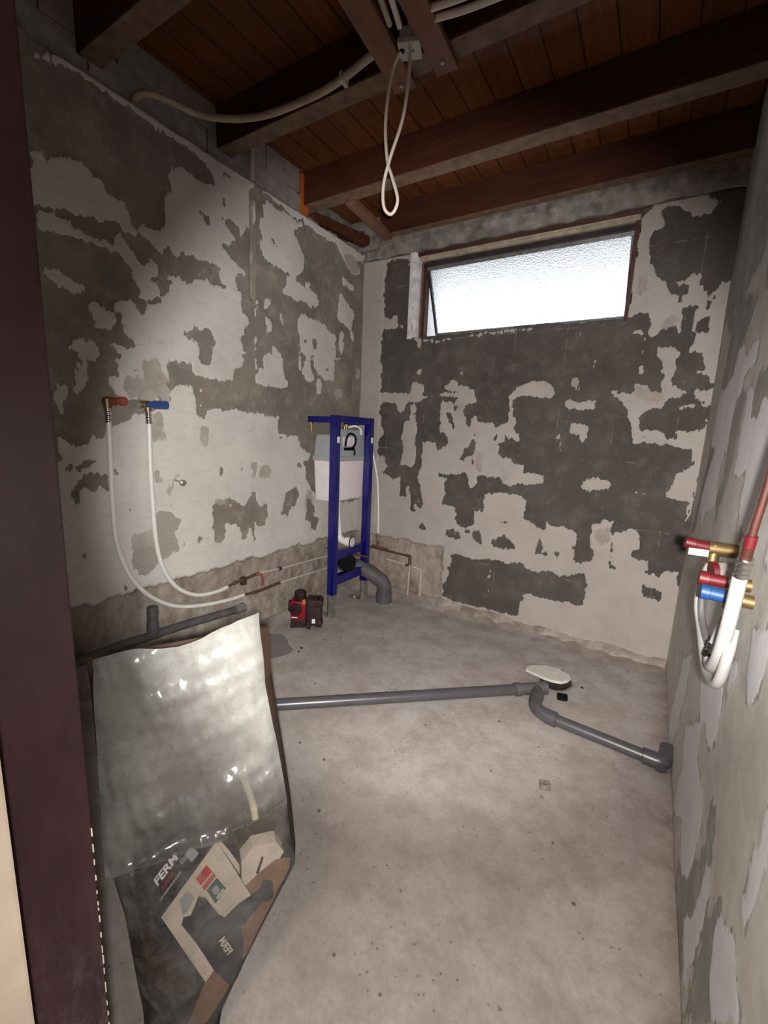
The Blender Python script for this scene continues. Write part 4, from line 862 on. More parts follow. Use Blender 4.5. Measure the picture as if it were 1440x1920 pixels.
tube(bm, [a, b], 0.0035, 10); bo = thing('wall_bolt', 'round headed steel bolt sticking out of the white left wall plaster', 'bolt', (XL, 1.125, 0.865)); obj('shank', bm, 'zinc', bo, True)
bm = BM(); tube(bm, [(XL+0.048, 1.125, 0.859), (XL+0.052, 1.125, 0.8585), (XL+0.062, 1.125, 0.857), (XL+0.066, 1.125, 0.8565)], [0.008, 0.0135, 0.0135, 0.009], 16); obj('head', bm, 'zinc', bo, True)

up = thing('upper_supply_pipe', 'upper of the two thin pipes running low along the left wall', 'pipe', (-1.755, 1.8, 0.31))
bm = BM(); tube(bm, [(-1.748, 1.437, 0.318), (-1.752, 1.50, 0.319), (-1.757, 1.584, 0.324)], 0.0075, 12); obj('bare_copper', bm, 'copper', up, True)
bm = BM(); tube(bm, [(-1.757, 1.584, 0.324), (-1.758, 1.744, 0.310), (-1.758, 2.18, 0.291), (-1.758, 2.45, 0.281)], 0.0062, 12); obj('painted_run', bm, 'pipe_paint', up, True)
bm = BM(); tube(bm, [(-1.757, 1.735, 0.311), (-1.757, 1.752, 0.3095)], 0.011, 10); obj('coupling', bm, 'hole', up)
bm = BM(); box(bm, (-1.768, 1.465, 0.288), (-1.742, 1.492, 0.330), 0.003); obj('pipe_clip', bm, 'hole', up)
lo = thing('lower_supply_pipe', 'lower of the two thin pipes running low along the left wall', 'pipe', (-1.755, 1.8, 0.22))
bm = BM(); tube(bm, [(-1.744, 1.56, 0.228), (-1.752, 1.602, 0.224), (-1.756, 1.743, 0.226)], 0.0075, 12); obj('bare_copper', bm, 'copper', lo, True)
bm = BM(); tube(bm, [(-1.756, 1.743, 0.226), (-1.758, 1.9, 0.219), (-1.758, 2.182, 0.208), (-1.758, 2.45, 0.196)], 0.0062, 12); obj('painted_run', bm, 'pipe_paint', lo, True)
bm = BM(); tube(bm, smooth_path([(-1.750, 1.560, 0.326), (-1.738, 1.585, 0.318), (-1.734, 1.592, 0.290), (-1.736, 1.590, 0.258)], 5), [0.008]*16, 12)
tag(obj('red_pipe_sleeve', bm, 'dirty_red', smooth=True), 'short faded red bend linking the two thin pipes on the left wall', 'pipe sleeve')
# old waste pipe along the foot of the left wall
ow = thing('old_waste_pipe', 'old dark waste pipe lying along the foot of the left wall behind the bag', 'waste pipe', (-1.72, 1.1, 0.2))
bm = BM(); tube(bm, [(-1.722, 0.62, 0.222), (-1.722, 0.84, 0.220), (-1.722, 0.965, 0.214), (-1.724, 1.10, 0.207), (-1.726, 1.26, 0.193), (-1.728, 1.415, 0.178)], 0.019, 20); obj('pipe', bm, 'pvc_old', ow, True)
bm = BM(); tube(bm, [(-1.728, 1.40, 0.180), (-1.728, 1.418, 0.178), (-1.728, 1.42, 0.178), (-1.728, 1.46, 0.175)], [0.024, 0.024, 0.021, 0.021], 20); tube(bm, [(-1.728, 1.445, 0.20), (-1.728, 1.446, 0.155)], 0.013, 12); obj('end_coupling', bm, 'zinc', ow, True)
bm = BM(); hollow(bm, (-1.716, 0.962, 0.215), (-1.712, 0.965, 0.345), 0.0215, 0.017, 24, 0.08); tube(bm, [(-1.712, 0.965, 0.315), (-1.712, 0.965, 0.322)], 0.0235, 24); tube(bm, [(-1.715, 0.963, 0.24), (-1.714, 0.964, 0.275)], 0.0235, 24); obj('pipe_stub', bm, 'pvc_old', ow, True)

# ---------------------------------------------------------------- cross line laser
LZ = thing('laser_level', 'small red and black laser level standing on the floor left of the toilet frame', 'laser level', (-1.60, 1.765, 0))
def lz(name, bm, mat, smooth=True):
    bmesh.ops.rotate(bm, verts=bm.verts, cent=(0, 0, 0), matrix=Matrix.Rotation(math.radians(33), 3, 'Z'))
    bmesh.ops.translate(bm, verts=bm.verts, vec=(-1.60, 1.765, 0)); return obj(name, bm, mat, LZ, smooth)
# local: +x to the right of the picture, -y towards the camera
bm = BM(); box(bm, (-0.062, -0.038, 0.040), (0.024, 0.042, 0.155), 0.010); lz('case', bm, 'laser_red')
bm = BM(); box(bm, (-0.060, -0.040, 0.0), (0.024, 0.044, 0.050), 0.008); box(bm, (-0.062, -0.045, 0.0), (-0.040, 0.0, 0.03), 0.006); lz('base', bm, 'laser_dark')
bm = BM(); tube(bm, [(-0.012, 0, 0.150), (-0.012, 0, 0.158), (-0.012, 0, 0.200), (-0.012, 0, 0.208)], [0.030, 0.036, 0.034, 0.024], 8); lz('top_dome', bm, 'laser_dark')
bm = BM(); box(bm, (0.004, -0.039, 0.140), (0.024, -0.020, 0.166), 0.004); lz('emitter_window', bm, 'laser_orange')
bm = BM(); tube(bm, [(-0.030, -0.030, 0.110), (-0.032, -0.052, 0.110), (-0.033, -0.058, 0.110)], [0.034, 0.034, 0.028], 20); tube(bm, [(-0.050, 0, 0.115), (-0.076, 0, 0.115)], [0.036, 0.032], 20); lz('side_emitter', bm, 'laser_dark')
bm = BM(); box(bm, (0.030, -0.055, 0.018), (0.112, 0.030, 0.172), 0.013); box(bm, (0.030, -0.060, 0.0), (0.055, 0.020, 0.045), 0.008); box(bm, (0.080, -0.057, 0.012), (0.118, 0.0, 0.050), 0.007); box(bm, (0.080, -0.059, 0.128), (0.120, 0.01, 0.172), 0.009); pk = lz('battery_pack', bm, 'laser_dark')
bm = BM(); box(bm, (0.062, -0.0575, 0.036), (0.080, -0.053, 0.062), 0.001); lz('label', bm, 'label_white')
bm = BM(); box(bm, (-0.056, -0.0395, 0.058), (-0.022, -0.0375, 0.063), 0.0003); lz('stripe', bm, 'label_white')

# ---------------------------------------------------------------- grey drain pipes on the floor
D = thing('floor_drain_pipe', 'long grey plastic drain pipe lying across the floor and turning to the right wall', 'drain pipe', (-0.3, 1.8, 0))
zc = 0.032
tee = Vector((-0.315, 1.845, zc)); aL = Vector((-1.36, 0.925, zc-0.002))
dirL = (tee-aL).normalized()
bm = BM(); hollow(bm, tee-dirL*0.04, aL, 0.0225, 0.019, 28, 0.1); obj('pipe', bm, 'pvc', D, True)
bm = BM(); tube(bm, [tee-dirL*0.095, tee-dirL*0.07, tee-dirL*0.069, tee+dirL*0.03, tee+dirL*0.031, tee+dirL*0.05], [0.0275, 0.0275, 0.0245, 0.0245, 0.028, 0.028], 28); tube(bm, [tee, (-0.296, 1.80, zc), (-0.293, 1.785, zc)], [0.024, 0.024, 0.0275], 24); obj('tee_fitting', bm, 'pvc_old', D, True)
bm = BM(); tube(bm, smooth_path([(-0.296, 1.80, zc), (-0.292, 1.745, zc+0.004), (-0.278, 1.700, zc+0.004), (-0.245, 1.675, zc+0.002), (-0.205, 1.668, zc)], 6), 0.0262, 28)
tube(bm, [(-0.233, 1.672, zc), (-0.195, 1.667, zc), (-0.194, 1.667, zc)], [0.0285, 0.0285, 0.024], 28); obj('elbow', bm, 'pvc', D, True)
bm = BM(); tube(bm, [(-0.21, 1.668, zc), (0.125, 1.640, zc)], 0.0215, 28); obj('branch_pipe', bm, 'pvc', D, True)
bm = BM(); tube(bm, [(0.095, 1.643, zc), (0.098, 1.643, zc), (0.135, 1.640, zc)], [0.023, 0.027, 0.027], 28); tube(bm, smooth_path([(0.130, 1.640, zc), (0.152, 1.643, zc+0.003), (0.168, 1.665, zc+0.012), (0.172, 1.70, zc+0.022)], 5), 0.026, 24); tube(bm, [(0.150, 1.640, zc-0.004), (0.152, 1.618, zc-0.010)], 0.019, 24); obj('wall_bend', bm, 'pvc', D, True)

bm = BM(); sl_pts = [(-0.388, 1.925), (-0.392, 1.955), (-0.372, 1.982), (-0.310, 2.010), (-0.262, 2.000), (-0.205, 1.962), (-0.193, 1.935), (-0.202, 1.905), (-0.225, 1.880), (-0.262, 1.876), (-0.300, 1.885)]
prism(bm, [(x+0.004, y+0.02) for x, y in sl_pts], 0.050, 0.062, lambda u, v, d: Vector((u, v, d+(u+0.29)*0.10)))
bmesh.ops.bevel(bm, geom=list(bm.edges), offset=0.002, segments=1, affect='EDGES')
tag(obj('plasterboard_offcut', bm, 'board_slab'), 'flat white offcut lying over the dark floor hole behind the drain tee', 'offcut')
bm = BM(); rr = random.Random(8)
vs = [bm.verts.new((-0.262+0.075*math.cos(a)*rr.uniform(0.85, 1.1), 2.040+0.085*math.sin(a)*rr.uniform(0.85, 1.1), 0.0025)) for a in [2*math.pi*k/26 for k in range(26)]]
ws = [bm.verts.new((v.co.x*0.5-0.131, v.co.y*0.5+1.02, -0.04)) for v in vs]
for k in range(26): bm.faces.new((vs[k], vs[(k+1) % 26], ws[(k+1) % 26], ws[k]))
bm.faces.new(ws); tag(obj('floor_hole', bm, 'hole', smooth=True), 'ragged dark hole broken into the floor beneath the white offcut', 'hole')
bm = BM(); prism(bm, [(-0.232, 1.895), (-0.190, 1.905), (-0.185, 1.875), (-0.225, 1.862)], 0.0, 0.020, lambda u, v, d: Vector((u, v, d)))
bmesh.ops.bevel(bm, geom=list(bm.edges), offset=0.003, segments=2, affect='EDGES')
tag(obj('black_cap', bm, 'black'), 'small black plug beside the drain tee under the offcut', 'plug')
def stone(x, y, s, seed, label, mat='debris', group=None, name='rubble_chip', nm='rubble'):
    bm = BM(); rr = random.Random(seed); bmesh.ops.create_icosphere(bm, subdivisions=2, radius=s)
    for v in bm.verts:
        v.co = Vector((v.co.x*rr.uniform(0.8, 1.2), v.co.y*rr.uniform(0.8, 1.2), max(v.co.z*0.6*rr.uniform(0.8, 1.1), -s*0.35)))+Vector((x, y, s*0.33))
    o = obj(name, bm, mat); return tag(o, label, nm, group)
bm = BM(); box(bm, (-0.182, 1.322, -0.001), (-0.150, 1.347, 0.016), 0.003, Matrix.Rotation(0.4, 3, 'Z'))
bmesh.ops.subdivide_edges(bm, edges=list(bm.edges), cuts=2)
rr = random.Random(2)
for v in bm.verts: v.co += Vector([rr.uniform(-0.0015, 0.0015) for _ in range(3)])
tag(obj('rubble_cube', bm, 'debris'), 'small square lump of grey rubble alone in the middle of the floor', 'rubble')
stone(-0.165, 1.285, 0.0055, 21, 'tiny dark crumb on the floor just in front of the square rubble lump')
stone(0.020, 2.320, 0.006, 22, 'little stone near the back wall between the offcut and right corner')
stone(-1.415, 1.555, 0.008, 23, 'upper of two dark crumbs on the floor in front of the laser level', 'hole')
stone(-1.40, 1.52, 0.006, 24, 'lower of two dark crumbs on the floor in front of the laser level', 'hole')
stone(-0.148, 2.03, 0.007, 25, 'dark chip on the floor just right of the white offcut', 'hole')

# ---------------------------------------------------------------- valves on the right wall
def rv(name, label, loc): return thing(name, label, 'pipe outlet', loc)
A = rv('top_wall_outlet', 'topmost brass outlet with a red plug on the right wall', (0.17, 1.22, 0.88))
bm = BM(); tube(bm, [(0.19, 1.215, 0.874), (0.128, 1.205, 0.876)], 0.016, 16); tube(bm, [(0.140, 1.205, 0.885), (0.140, 1.205, 0.842)], 0.012, 14); obj('brass_elbow', bm, 'brass', A, True)
bm = BM(); tube(bm, [(0.130, 1.205, 0.878), (0.105, 1.202, 0.881), (0.104, 1.202, 0.881), (0.084, 1.200, 0.884)], [0.012, 0.012, 0.0135, 0.0125], 16); obj('red_plug', bm, 'red_plastic', A, True)
bm = BM(); box(bm, (0.092, 1.188, 0.858), (0.130, 1.194, 0.874), 0.001); obj('paper_tag', bm, 'white_pipe_dimmed', A)
bm = BM(); tube(bm, smooth_path([(0.139, 1.205, 0.846), (0.130, 1.215, 0.80), (0.128, 1.20, 0.745), (0.136, 1.15, 0.70), (0.140, 1.05, 0.668), (0.142, 0.96, 0.672), (0.144, 0.905, 0.70), (0.146, 0.885, 0.76), (0.150, 0.90, 0.80)], 7), 0.0085, 14); obj('white_pipe', bm, 'white_pipe_dimmed', A, True)
Bv = rv('middle_wall_outlet', 'stubby grey capped outlet with a red ring below the topmost one', (0.17, 1.2, 0.83))
bm = BM(); tube(bm, [(0.188, 1.172, 0.836), (0.146, 1.160, 0.833), (0.145, 1.160, 0.833)], [0.023, 0.023, 0.016], 20); obj('grey_cap', bm, 'debris', Bv, True)
bm = BM(); tube(bm, [(0.146, 1.160, 0.833), (0.136, 1.158, 0.832)], [0.024, 0.024], 20); obj('red_ring', bm, 'red_plastic', Bv, True)
bm = BM(); tube(bm, smooth_path([(0.136, 1.185, 0.815), (0.132, 1.19, 0.77), (0.136, 1.17, 0.72), (0.146, 1.10, 0.69), (0.152, 1.03, 0.69)], 6), 0.0075, 14); obj('grey_pipe', bm, 'pvc_old', Bv, True)
Cv = rv('lower_red_outlet', 'long red plug on a brass outlet, just above the bright blue plug', (0.17, 1.0, 0.845))
bm = BM(); tube(bm, [(0.19, 1.035, 0.846), (0.148, 1.032, 0.846)], 0.0125, 16); obj('brass_elbow', bm, 'brass', Cv, True)
bm = BM(); tube(bm, [(0.150, 1.032, 0.846), (0.120, 1.030, 0.847), (0.119, 1.030, 0.847), (0.103, 1.029, 0.848)], [0.0115, 0.0115, 0.0145, 0.014], 18); obj('red_plug', bm, 'red_plastic', Cv, True)
Dv = rv('blue_wall_outlet', 'bright blue plug on a brass outlet with a short crimped white pipe', (0.17, 0.99, 0.83))
bm = BM(); tube(bm, [(0.19, 0.992, 0.826), (0.146, 0.990, 0.829)], 0.0125, 16); tube(bm, [(0.152, 0.990, 0.834), (0.152, 0.990, 0.806)], 0.010, 14); obj('brass_elbow', bm, 'brass', Dv, True)
bm = BM(); tube(bm, [(0.150, 0.990, 0.829), (0.120, 0.990, 0.831), (0.119, 0.990, 0.831), (0.106, 0.990, 0.832), (0.105, 0.990, 0.832)], [0.0125, 0.0125, 0.0142, 0.0142, 0.010], 18); obj('blue_plug', bm, 'blue_plastic', Dv, True)
bm = BM(); ribs(bm, (0.152, 0.990, 0.808), (0.151, 0.985, 0.786), 0.0095, 2); obj('crimp_sleeve', bm, 'chrome', Dv, True)
bm = BM(); ribs(bm, (0.142, 0.992, 0.735), (0.140, 0.995, 0.712), 0.0105, 3); obj('crimp_sleeve', bm, 'chrome', Dv, True)
bm = BM(); tube(bm, [(0.151, 0.986, 0.790), (0.142, 0.992, 0.733)], 0.0098, 16); obj('white_pipe', bm, 'white_pipe_dimmed', Dv, True)
bm = BM(); tube(bm, [(0.140, 0.995, 0.713), (0.139, 0.996, 0.704)], 0.0125, 16); obj('black_ring', bm, 'black', Dv, True)
Ev = thing('hot_feed_pipe', 'copper pipe down the right wall edge joining a thick white pipe looped below the plugs', 'pipe', (0.14, 0.87, 0.9))
bm = BM(); tube(bm, [(0.160, 0.80, 1.45), (0.150, 0.815, 1.15), (0.143, 0.826, 1.037), (0.140, 0.836, 0.985), (0.139, 0.84, 0.955)], 0.0055, 12); obj('copper_pipe', bm, 'red_copper', Ev, True)
bm = BM(); tube(bm, [(0.1395, 0.836, 0.972), (0.139, 0.840, 0.953)], 0.0075, 12); obj('red_ring', bm, 'red_plastic', Ev, True)
bm = BM(); tube(bm, [(0.139, 0.840, 0.953), (0.139, 0.846, 0.935)], 0.0070, 12); obj('copper_socket', bm, 'red_copper', Ev, True)
bm = BM(); ribs(bm, (0.139, 0.846, 0.936), (0.139, 0.866, 0.898), 0.0100, 4); obj('crimp_sleeve', bm, 'chrome', Ev, True)
bm = BM(); tube(bm, smooth_path([(0.139, 0.864, 0.902), (0.139, 0.874, 0.853), (0.138, 0.884, 0.794), (0.137, 0.902, 0.745), (0.137, 0.935, 0.712), (0.138, 0.972, 0.697), (0.139, 0.996, 0.702)], 7), 0.0105, 18); obj('white_pipe', bm, 'white_pipe_dimmed', Ev, True)

# ---------------------------------------------------------------- ceiling electrics
J = thing('junction_box', 'square dusty white junction box tilted between two planks on the ceiling', 'junction box', (-0.815, 1.37, 2.30))
jr = Matrix.Rotation(math.radians(20), 3, 'Z')
bm = BM(); box(bm, (-0.850, 1.335, 2.283), (-0.780, 1.405, 2.300), 0.004, jr); obj('lid', bm, 'box_plastic', J)
bm = BM(); box(bm, (-0.845, 1.340, 2.300), (-0.785, 1.400, 2.330), 0.004, jr); obj('housing', bm, 'box_plastic', J)
bm = BM(); tube(bm, [(-0.836, 1.357, 2.286), (-0.836, 1.357, 2.2815)], 0.009, 14); obj('cable_hole', bm, 'black', J)
bm = BM(); tube(bm, [(-0.806, 1.372, 2.286), (-0.806, 1.372, 2.2822)], 0.006, 12); obj('cable_hole', bm, 'debris', J)
cb = [(-0.775, 1.30, 2.46), (-0.795, 1.345, 2.40), (-0.805, 1.355, 2.331), (-0.803, 1.365, 2.245), (-0.821, 1.37, 2.104), (-0.865, 1.37, 1.994), (-0.887, 1.37, 1.920), (-0.883, 1.37, 1.854), (-0.865, 1.37, 1.831), (-0.844, 1.37, 1.843), (-0.838, 1.37, 1.877), (-0.865, 1.372, 1.947), (-0.886, 1.374, 1.999), (-0.897, 1.372, 2.096), (-0.889, 1.368, 2.186), (-0.868, 1.362, 2.254), (-0.842, 1.358, 2.285)]
cb = [Vector(p)-Vector((0, 0.012 if i < 8 else 0, 0)) for i, p in enumerate(cb)]
cb[0] = Vector((-0.790, 1.32, 2.466))
bm = BM(); tube(bm, smooth_path(cb, 8), 0.0054, 12); tag(obj('hanging_cable', bm, 'cable', smooth=True), 'cream electric cable hanging from the junction box in a long loop', 'cable')
def conduit(pts, r, label, name='conduit', mat='conduit', clip=None):
    t = thing(name, label, 'conduit', pts[0]); bm = BM(); tube(bm, smooth_path(pts, 8), r, 14); obj('tube', bm, mat, t, True)
    if clip is not None:
        p = Vector(clip); bm = BM(); box(bm, p-Vector((0.007, 0.018, 0.018)), p+Vector((0.007, 0.022, 0.012)), 0.004); obj('clip', bm, 'box_plastic', t)
    return t
conduit([(-0.885, 1.338, 2.302), (-0.95, 1.338, 2.293), (-1.05, 1.357, 2.290), (-1.16, 1.372, 2.290), (-1.28, 1.375, 2.292), (-1.40, 1.370, 2.294), (-1.50, 1.352, 2.296), (-1.60, 1.315, 2.300), (-1.68, 1.25, 2.300), (-1.715, 1.17, 2.300), (-1.745, 1.09, 2.298), (-1.79, 1.055, 2.285), (-1.82, 1.06, 2.25)], 0.0125, 'long beige conduit curving left from the junction box to the wall top', clip=(-1.07, 1.362, 2.292))
conduit([(-0.765, 1.12, 2.296), (-0.79, 1.22, 2.296), (-0.812, 1.30, 2.30)], 0.0085, 'short cream conduit entering the box from behind, right of the greyish one', mat='cable')
conduit([(-0.795, 1.12, 2.296), (-0.815, 1.20, 2.296), (-0.835, 1.28, 2.30)], 0.0085, 'short greyish conduit entering the junction box, beside the cream one', mat='conduit')
conduit([(-0.705, 1.318, 2.292), (-0.62, 1.335, 2.292), (-0.50, 1.345, 2.29), (-0.30, 1.36, 2.29)], 0.0095, 'cream conduit leaving right of the junction box, nearer the window wall', mat='cable')
conduit([(-0.700, 1.285, 2.292), (-0.60, 1.300, 2.292), (-0.48, 1.31, 2.29), (-0.30, 1.32, 2.29)], 0.0095, 'cream conduit leaving right of the junction box, nearer the doorway', mat='cable')
conduit([(-1.795, 1.612, 2.46), (-1.793, 1.603, 2.38), (-1.790, 1.598, 2.27), (-1.785, 1.592, 2.235)], 0.010, 'thin vertical conduit against the blocks at the top of the left wall chase', mat='pipe_paint')
def screw(x, y, label):
    bm = BM(); tube(bm, [(x, y, 2.290), (x, y, 2.279), (x, y, 2.277)], [0.006, 0.007, 0.004], 10); tag(obj('screw', bm, 'box_plastic', smooth=True), label, 'screw', 'screws in the junction box planks')
screw(-0.905, 1.475, 'pale screw head at the end of the plank left of the junction box')
screw(-0.742, 1.455, 'pale screw head at the end of the plank right of the junction box')

# ---------------------------------------------------------------- bag of packaging by the door frame
nb = Vector((-0.8445, 0.53554, 0)); tb = Vector((0.53554, 0.8445, 0)); hb = Vector((-0.15763, 0.09996, 0.98242)); ob = tb.cross(hb)
if ob.dot(nb) < 0: ob = -ob
base = nb*0.64
def BF(u, v, d): return base + tb*u + hb*v + nb*d      # u right, v up, d away from the camera
front = [(0.0, -0.070, 0.030), (0.05, -0.082, 0.040), (0.117, -0.083, 0.082), (0.17, -0.090, 0.118), (0.233, -0.097, 0.163), (0.262, -0.100, 0.185), (0.30, -0.105, 0.182), (0.361, -0.118, 0.177), (0.387, -0.128, 0.175), (0.45, -0.129, 0.168), (0.51, -0.130, 0.160), (0.55, -0.131, 0.153), (0.632, -0.132, 0.142), (0.70, -0.132, 0.139), (0.735, -0.132, 0.136)]
fv = [r[0] for r in front]
def edges(v): return float(np.interp(v, fv, [r[1] for r in front])), float(np.interp(v, fv, [r[2] for r in front]))
bag = thing('plastic_bag', 'large clear plastic bag with brown paper back, leaning by the door frame', 'bag', tuple(base))
nu, nv = 90, 190; rs = np.random.RandomState(4)
uu, vv = np.meshgrid(np.linspace(0, 1, nu+1), np.linspace(0, 1, nv+1))
top = 0.728+0.008*np.sin(uu*9)+0.038*uu
VV = vv*top; Ue = np.array([[edges(v) for v in row] for row in VV]); UU = Ue[..., 0]+(Ue[..., 1]-Ue[..., 0])*uu
wr = vnoise(UU+VV*0.5, VV-UU*0.4, 0.06, 70)*0.006+vnoise(UU*1.3+3, VV*0.6+UU*0.8, 0.022, 71)*0.0028+vnoise(UU*0.7-VV, VV*1.4+5, 0.035, 72)*0.0035
seam = 0.376+0.14*(UU+0.132)-0.25*(UU+0.132)**2
wr = wr - 0.014*np.exp(-((VV-seam)/0.007)**2)*(UU < 0.06)
DD = wr + 0.018*(np.abs(uu-0.5)*2)**6 + np.where(VV > seam, -0.004, 0.004)
P3 = np.array(base)[None, None]+UU[..., None]*np.array(tb)+VV[..., None]*np.array(hb)+DD[..., None]*np.array(nb)
idx = np.arange((nu+1)*(nv+1)).reshape(nv+1, nu+1)
q = np.stack([idx[:-1, :-1], idx[:-1, 1:], idx[1:, 1:], idx[1:, :-1]], -1).reshape(-1, 4)
me = bpy.data.meshes.new('front_film'); me.from_pydata(P3.reshape(-1, 3).tolist(), [], q.tolist())
milk = np.clip((VV-0.36)/0.16, 0, 1)*0.95+0.22+0.25*(UU < -0.085)*(VV > 0.3); milk = np.clip(milk+vnoise(UU, VV, 0.08, 73)*0.18, 0.12, 1)
at = me.attributes.new('milky', 'FLOAT', 'POINT'); at.data.foreach_set('value', milk.ravel().astype(np.float32))
obj('front_film', me, 'film', bag, True)
# paper back and gussets: an open sided tray behind the film
def rout(v): return float(np.interp(v, [0, 0.05, 0.117, 0.201, 0.262, 0.35, 0.5, 0.633, 0.737], [0.034, 0.050, 0.094, 0.170, 0.196, 0.193, 0.180, 0.171, 0.170]))+0.004
bm = BM(); rows = []
for i in range(40):
    v = 0.690*i/39; l, r = edges(v); w = 0.010+0.006*math.sin(v*14); wl = 0.002+0.022*max(0, (v-0.35)/0.35)
    vv2 = v+0.0; tl = -0.012 if i == 39 else 0
    rows.append([bm.verts.new(BF(*p)) for p in ((l, v+0.03*(i == 39), 0.020), (l-wl*0.4, v+tl, 0.050), (l-wl, v, 0.110+0.004*math.sin(v*21)), ((l+r)/2, v, 0.125), (r+w*0.8, v+0.015*(i == 39), 0.105+0.005*math.sin(v*17)), ((r+rout(v))/2+0.004, v+0.030*(i == 39), 0.060), (r, v+0.045*(i == 39), 0.021))])
for a, b in zip(rows, rows[1:]):
    for k in range(6): bm.faces.new((a[k], a[k+1], b[k+1], b[k]))
r0 = rows[0]
for k in range(0, 6): pass
bm.faces.new(r0)
ret = bmesh.ops.solidify(bm, geom=list(bm.faces), thickness=0.0015)
obj('paper_back', bm, 'bag_brown', bag, True)
# printed tool carton inside
kit = thing('tool_carton', 'black and white printed power drill carton standing tilted inside the clear bag', 'carton', tuple(BF(0.0, 0.1, 0.06)))
O2 = Vector((-0.082, 0.322)); Ud = Vector((0.096, 0.101)); Vd = Vector((0.097, -0.219))
ul, vl = Ud.length, Vd.length; ue, ve = Ud/ul, Vd/vl
def KF(a, b, d):
    p = O2 + ue*a + ve*b; return BF(p.x, p.y, d)
bm = BM(); prism(bm, [(0, 0), (ul, 0), (ul, vl), (0, vl)], 0.030, 0.100, KF); obj('carton_body', bm, 'print_black', kit)
def decal(name, pts, mat, d=0.0295, par=None):
    bm = BM(); prism(bm, pts, d, d+0.0006, lambda u, v, dd: BF(u, v, dd)); return obj(name, bm, mat, par or kit)
def kdecal(name, pts, mat, d=0.0295):
    bm = BM(); prism(bm, pts, d, d+0.0006, KF); return obj(name, bm, mat, kit)
kdecal('white_print', [(0.001, 0.076), (ul, 0.076), (ul, vl), (0.001, vl)], 'carton')
bm = BM(); prism(bm, [(-0.028, 0.010), (-0.0005, 0.004), (-0.0005, vl*0.98), (-0.022, vl*0.9), (-0.030, vl*0.5)], 0.040, 0.095, KF); obj('shaded_side', bm, 'print_black', kit)  # carton side in shadow, the shade put into its colour
decal('red_label', [(0.026, 0.316), (0.041, 0.290), (0.021, 0.270), (0.007, 0.298)], 'label_red', 0.0292)
decal('green_label', [(0.042, 0.286), (0.057, 0.260), (0.038, 0.239), (0.024, 0.270)], 'label_green', 0.0292)
drill = [(0.004, 0.251), (0.010, 0.265), (0.022, 0.257), (0.043, 0.217), (0.053, 0.207), (0.078, 0.222), (0.100, 0.228), (0.119, 0.235), (0.125, 0.250), (0.142, 0.238), (0.143, 0.208), (0.132, 0.204), (0.121, 0.206), (0.100, 0.190), (0.081, 0.175), (0.084, 0.150), (0.082, 0.132), (0.079, 0.100), (0.068, 0.082), (0.056, 0.078), (0.031, 0.118), (0.004, 0.181), (-0.019, 0.226), (-0.016, 0.238), (-0.004, 0.236)]
# brown printed bench part of the front and the drill picture on it
bench = [(0.085, 0.243), (0.118, 0.262), (0.150, 0.275), (0.178, 0.270), (0.176, 0.252), (0.120, 0.168), (0.080, 0.110), (0.045, 0.062), (0.014, 0.030), (-0.02, 0.035), (0.014, 0.103), (0.03, 0.13), (0.06, 0.18)]
bm = BM(); prism(bm, bench, 0.0300, 0.0320, lambda u, v, dd: BF(u, v, dd)); obj('brown_flap', bm, 'kraft', kit)
decal('drill_picture', drill, 'print_navy', 0.0288)
def text(name, body, size, mat, org, dx, dy, d, bold=0.0, sx=1.0):
    cu = bpy.data.curves.new(name, 'FONT'); cu.body = body; cu.size = size; cu.extrude = 0.0003; cu.offset = bold; cu.space_character = 1.02
    t = bpy.data.objects.new('tmp', cu); COL.objects.link(t); dg = bpy.context.evaluated_depsgraph_get()
    me = bpy.data.meshes.new_from_object(t.evaluated_get(dg)); bpy.data.objects.remove(t)
    dx = Vector(dx).normalized(); dy = Vector(dy).normalized()
    for v in me.vertices:
        x, y, z = v.co; p = Vector(org)+dx*x*sx+dy*y; v.co = BF(p.x, p.y, d-z)
    me.update(); return obj(name, me, mat, kit)
ux = tuple(ue); vx = tuple(-ve)
text('maker_lettering', 'FERM', 0.0205, 'label_white', tuple(O2+ue*0.022+ve*0.030), ux, vx, 0.0285, 0.0007, 1.05)
def smudge(name, a0, b0, n, w, h, gap, mat):
    rr = random.Random(n); bm = BM(); a = a0
    for k in range(n):
        ww = w*rr.uniform(0.6, 1.2); prism(bm, [(a, b0), (a+ww, b0), (a+ww, b0+h), (a, b0+h)], 0.0285, 0.0290, KF); a += ww+gap*rr.uniform(0.5, 1.6)
    return obj(name, bm, mat, kit)
smudge('red_print', 0.026, 0.037, 6, 0.0042, 0.0075, 0.0010, 'label_red_dim')
smudge('grey_print', 0.014, 0.050, 13, 0.0030, 0.0042, 0.0012, 'grey_plastic')
dl = (Vector((0.031, 0.176))-Vector((0.050, 0.131))).normalized()
text('drill_lettering', 'FERM', 0.0165, 'carton', (0.0545, 0.136), tuple(dl), (dl.y, -dl.x), 0.0280, 0.0004, 0.95)
decal('battery_picture', [(0.001, 0.361), (0.014, 0.343), (0.002, 0.331), (-0.009, 0.349)], 'grey_plastic', 0.0285)
decal('battery_picture', [(-0.004, 0.352), (0.001, 0.345), (-0.014, 0.332), (-0.019, 0.341)], 'debris', 0.0286)
decal('accessory_picture', [(-0.020, 0.272), (-0.008, 0.283), (0.004, 0.266), (-0.006, 0.250), (-0.016, 0.240)], 'grey_plastic', 0.0290)
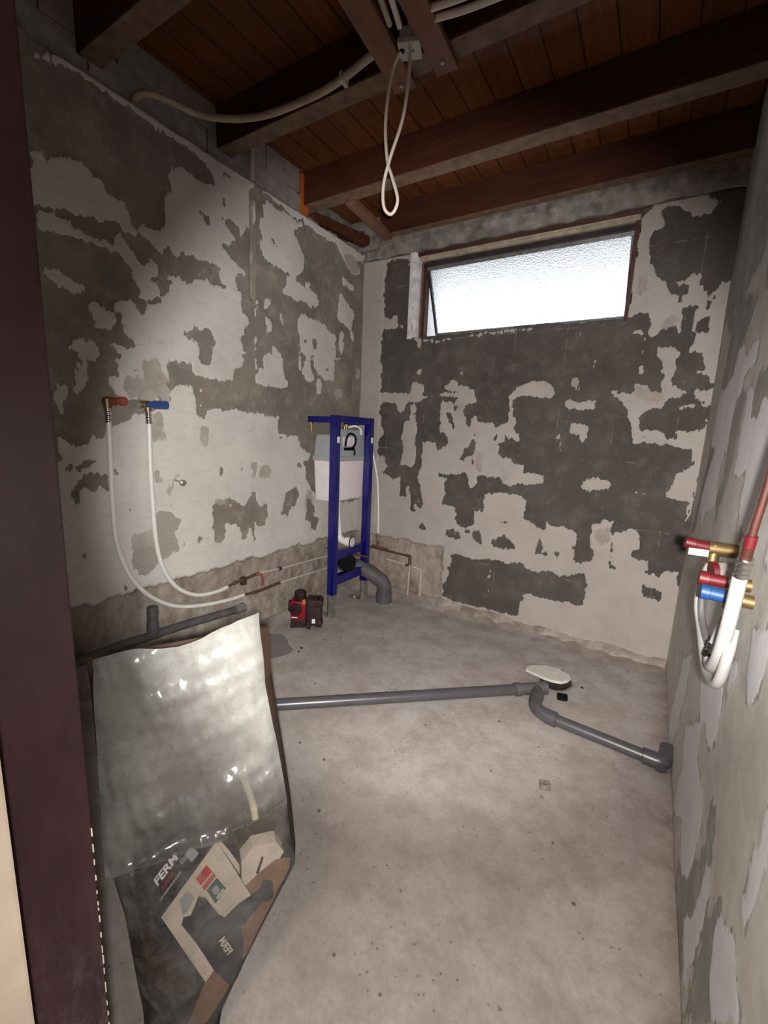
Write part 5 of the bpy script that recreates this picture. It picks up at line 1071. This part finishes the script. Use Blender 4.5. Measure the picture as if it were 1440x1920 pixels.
decal('label_picture', [(0.033, 0.268), (0.041, 0.274), (0.047, 0.262), (0.043, 0.254), (0.036, 0.258)], 'grey_plastic', 0.0287)
decal('label_picture', [(0.0395, 0.250), (0.052, 0.262), (0.0545, 0.2585), (0.042, 0.2465)], 'carton', 0.0286)
decal('label_picture', [(0.0150, 0.2825), (0.0345, 0.2995), (0.0360, 0.2970), (0.0168, 0.2800)], 'carton', 0.0287)
# folded white flaps
fl = thing('white_carton', 'white cardboard carton with folded flaps behind the drill carton in the bag', 'carton', tuple(BF(0.12, 0.26, 0.05)))
bm = BM(); prism(bm, [(0.087, 0.294), (0.109, 0.314), (0.153, 0.308), (0.167, 0.283), (0.142, 0.252), (0.120, 0.250), (0.085, 0.233)], 0.0335, 0.060, BF); obj('flap', bm, 'carton', fl)
bm = BM(); prism(bm, [(0.032, 0.327), (0.051, 0.350), (0.066, 0.322), (0.083, 0.285), (0.0845, 0.234), (0.076, 0.242)], 0.026, 0.0285, lambda u, v, d: BF(u, v, d+(u-0.03)*0.25)); obj('flap', bm, 'carton', fl)
bm = BM(); prism(bm, [(0.112, 0.262), (0.124, 0.290), (0.128, 0.288), (0.117, 0.260)], 0.0325, 0.0333, BF); obj('slot', bm, 'print_black', fl)
# plain brown box and hose scrap higher in the bag
bm = BM(); prism(bm, [(-0.10, 0.44), (0.02, 0.435), (0.145, 0.43), (0.150, 0.55), (0.03, 0.60), (-0.06, 0.57), (-0.105, 0.50)], 0.055, 0.10, BF)
bmesh.ops.bevel(bm, geom=list(bm.edges), offset=0.006, segments=2, affect='EDGES')
tag(obj('brown_wrapping', bm, 'bag_brown'), 'crumpled brown wrapping filling the middle of the clear bag', 'wrapping paper')
bm = BM(); tube(bm, smooth_path([BF(0.086, 0.490, 0.024), BF(0.100, 0.449, 0.022), BF(0.110, 0.409, 0.022), BF(0.114, 0.378, 0.022)], 6), 0.0068, 14)
tag(obj('pipe_offcut', bm, 'offcut', smooth=True), 'short cream pipe offcut standing in the right side of the clear bag', 'pipe offcut')
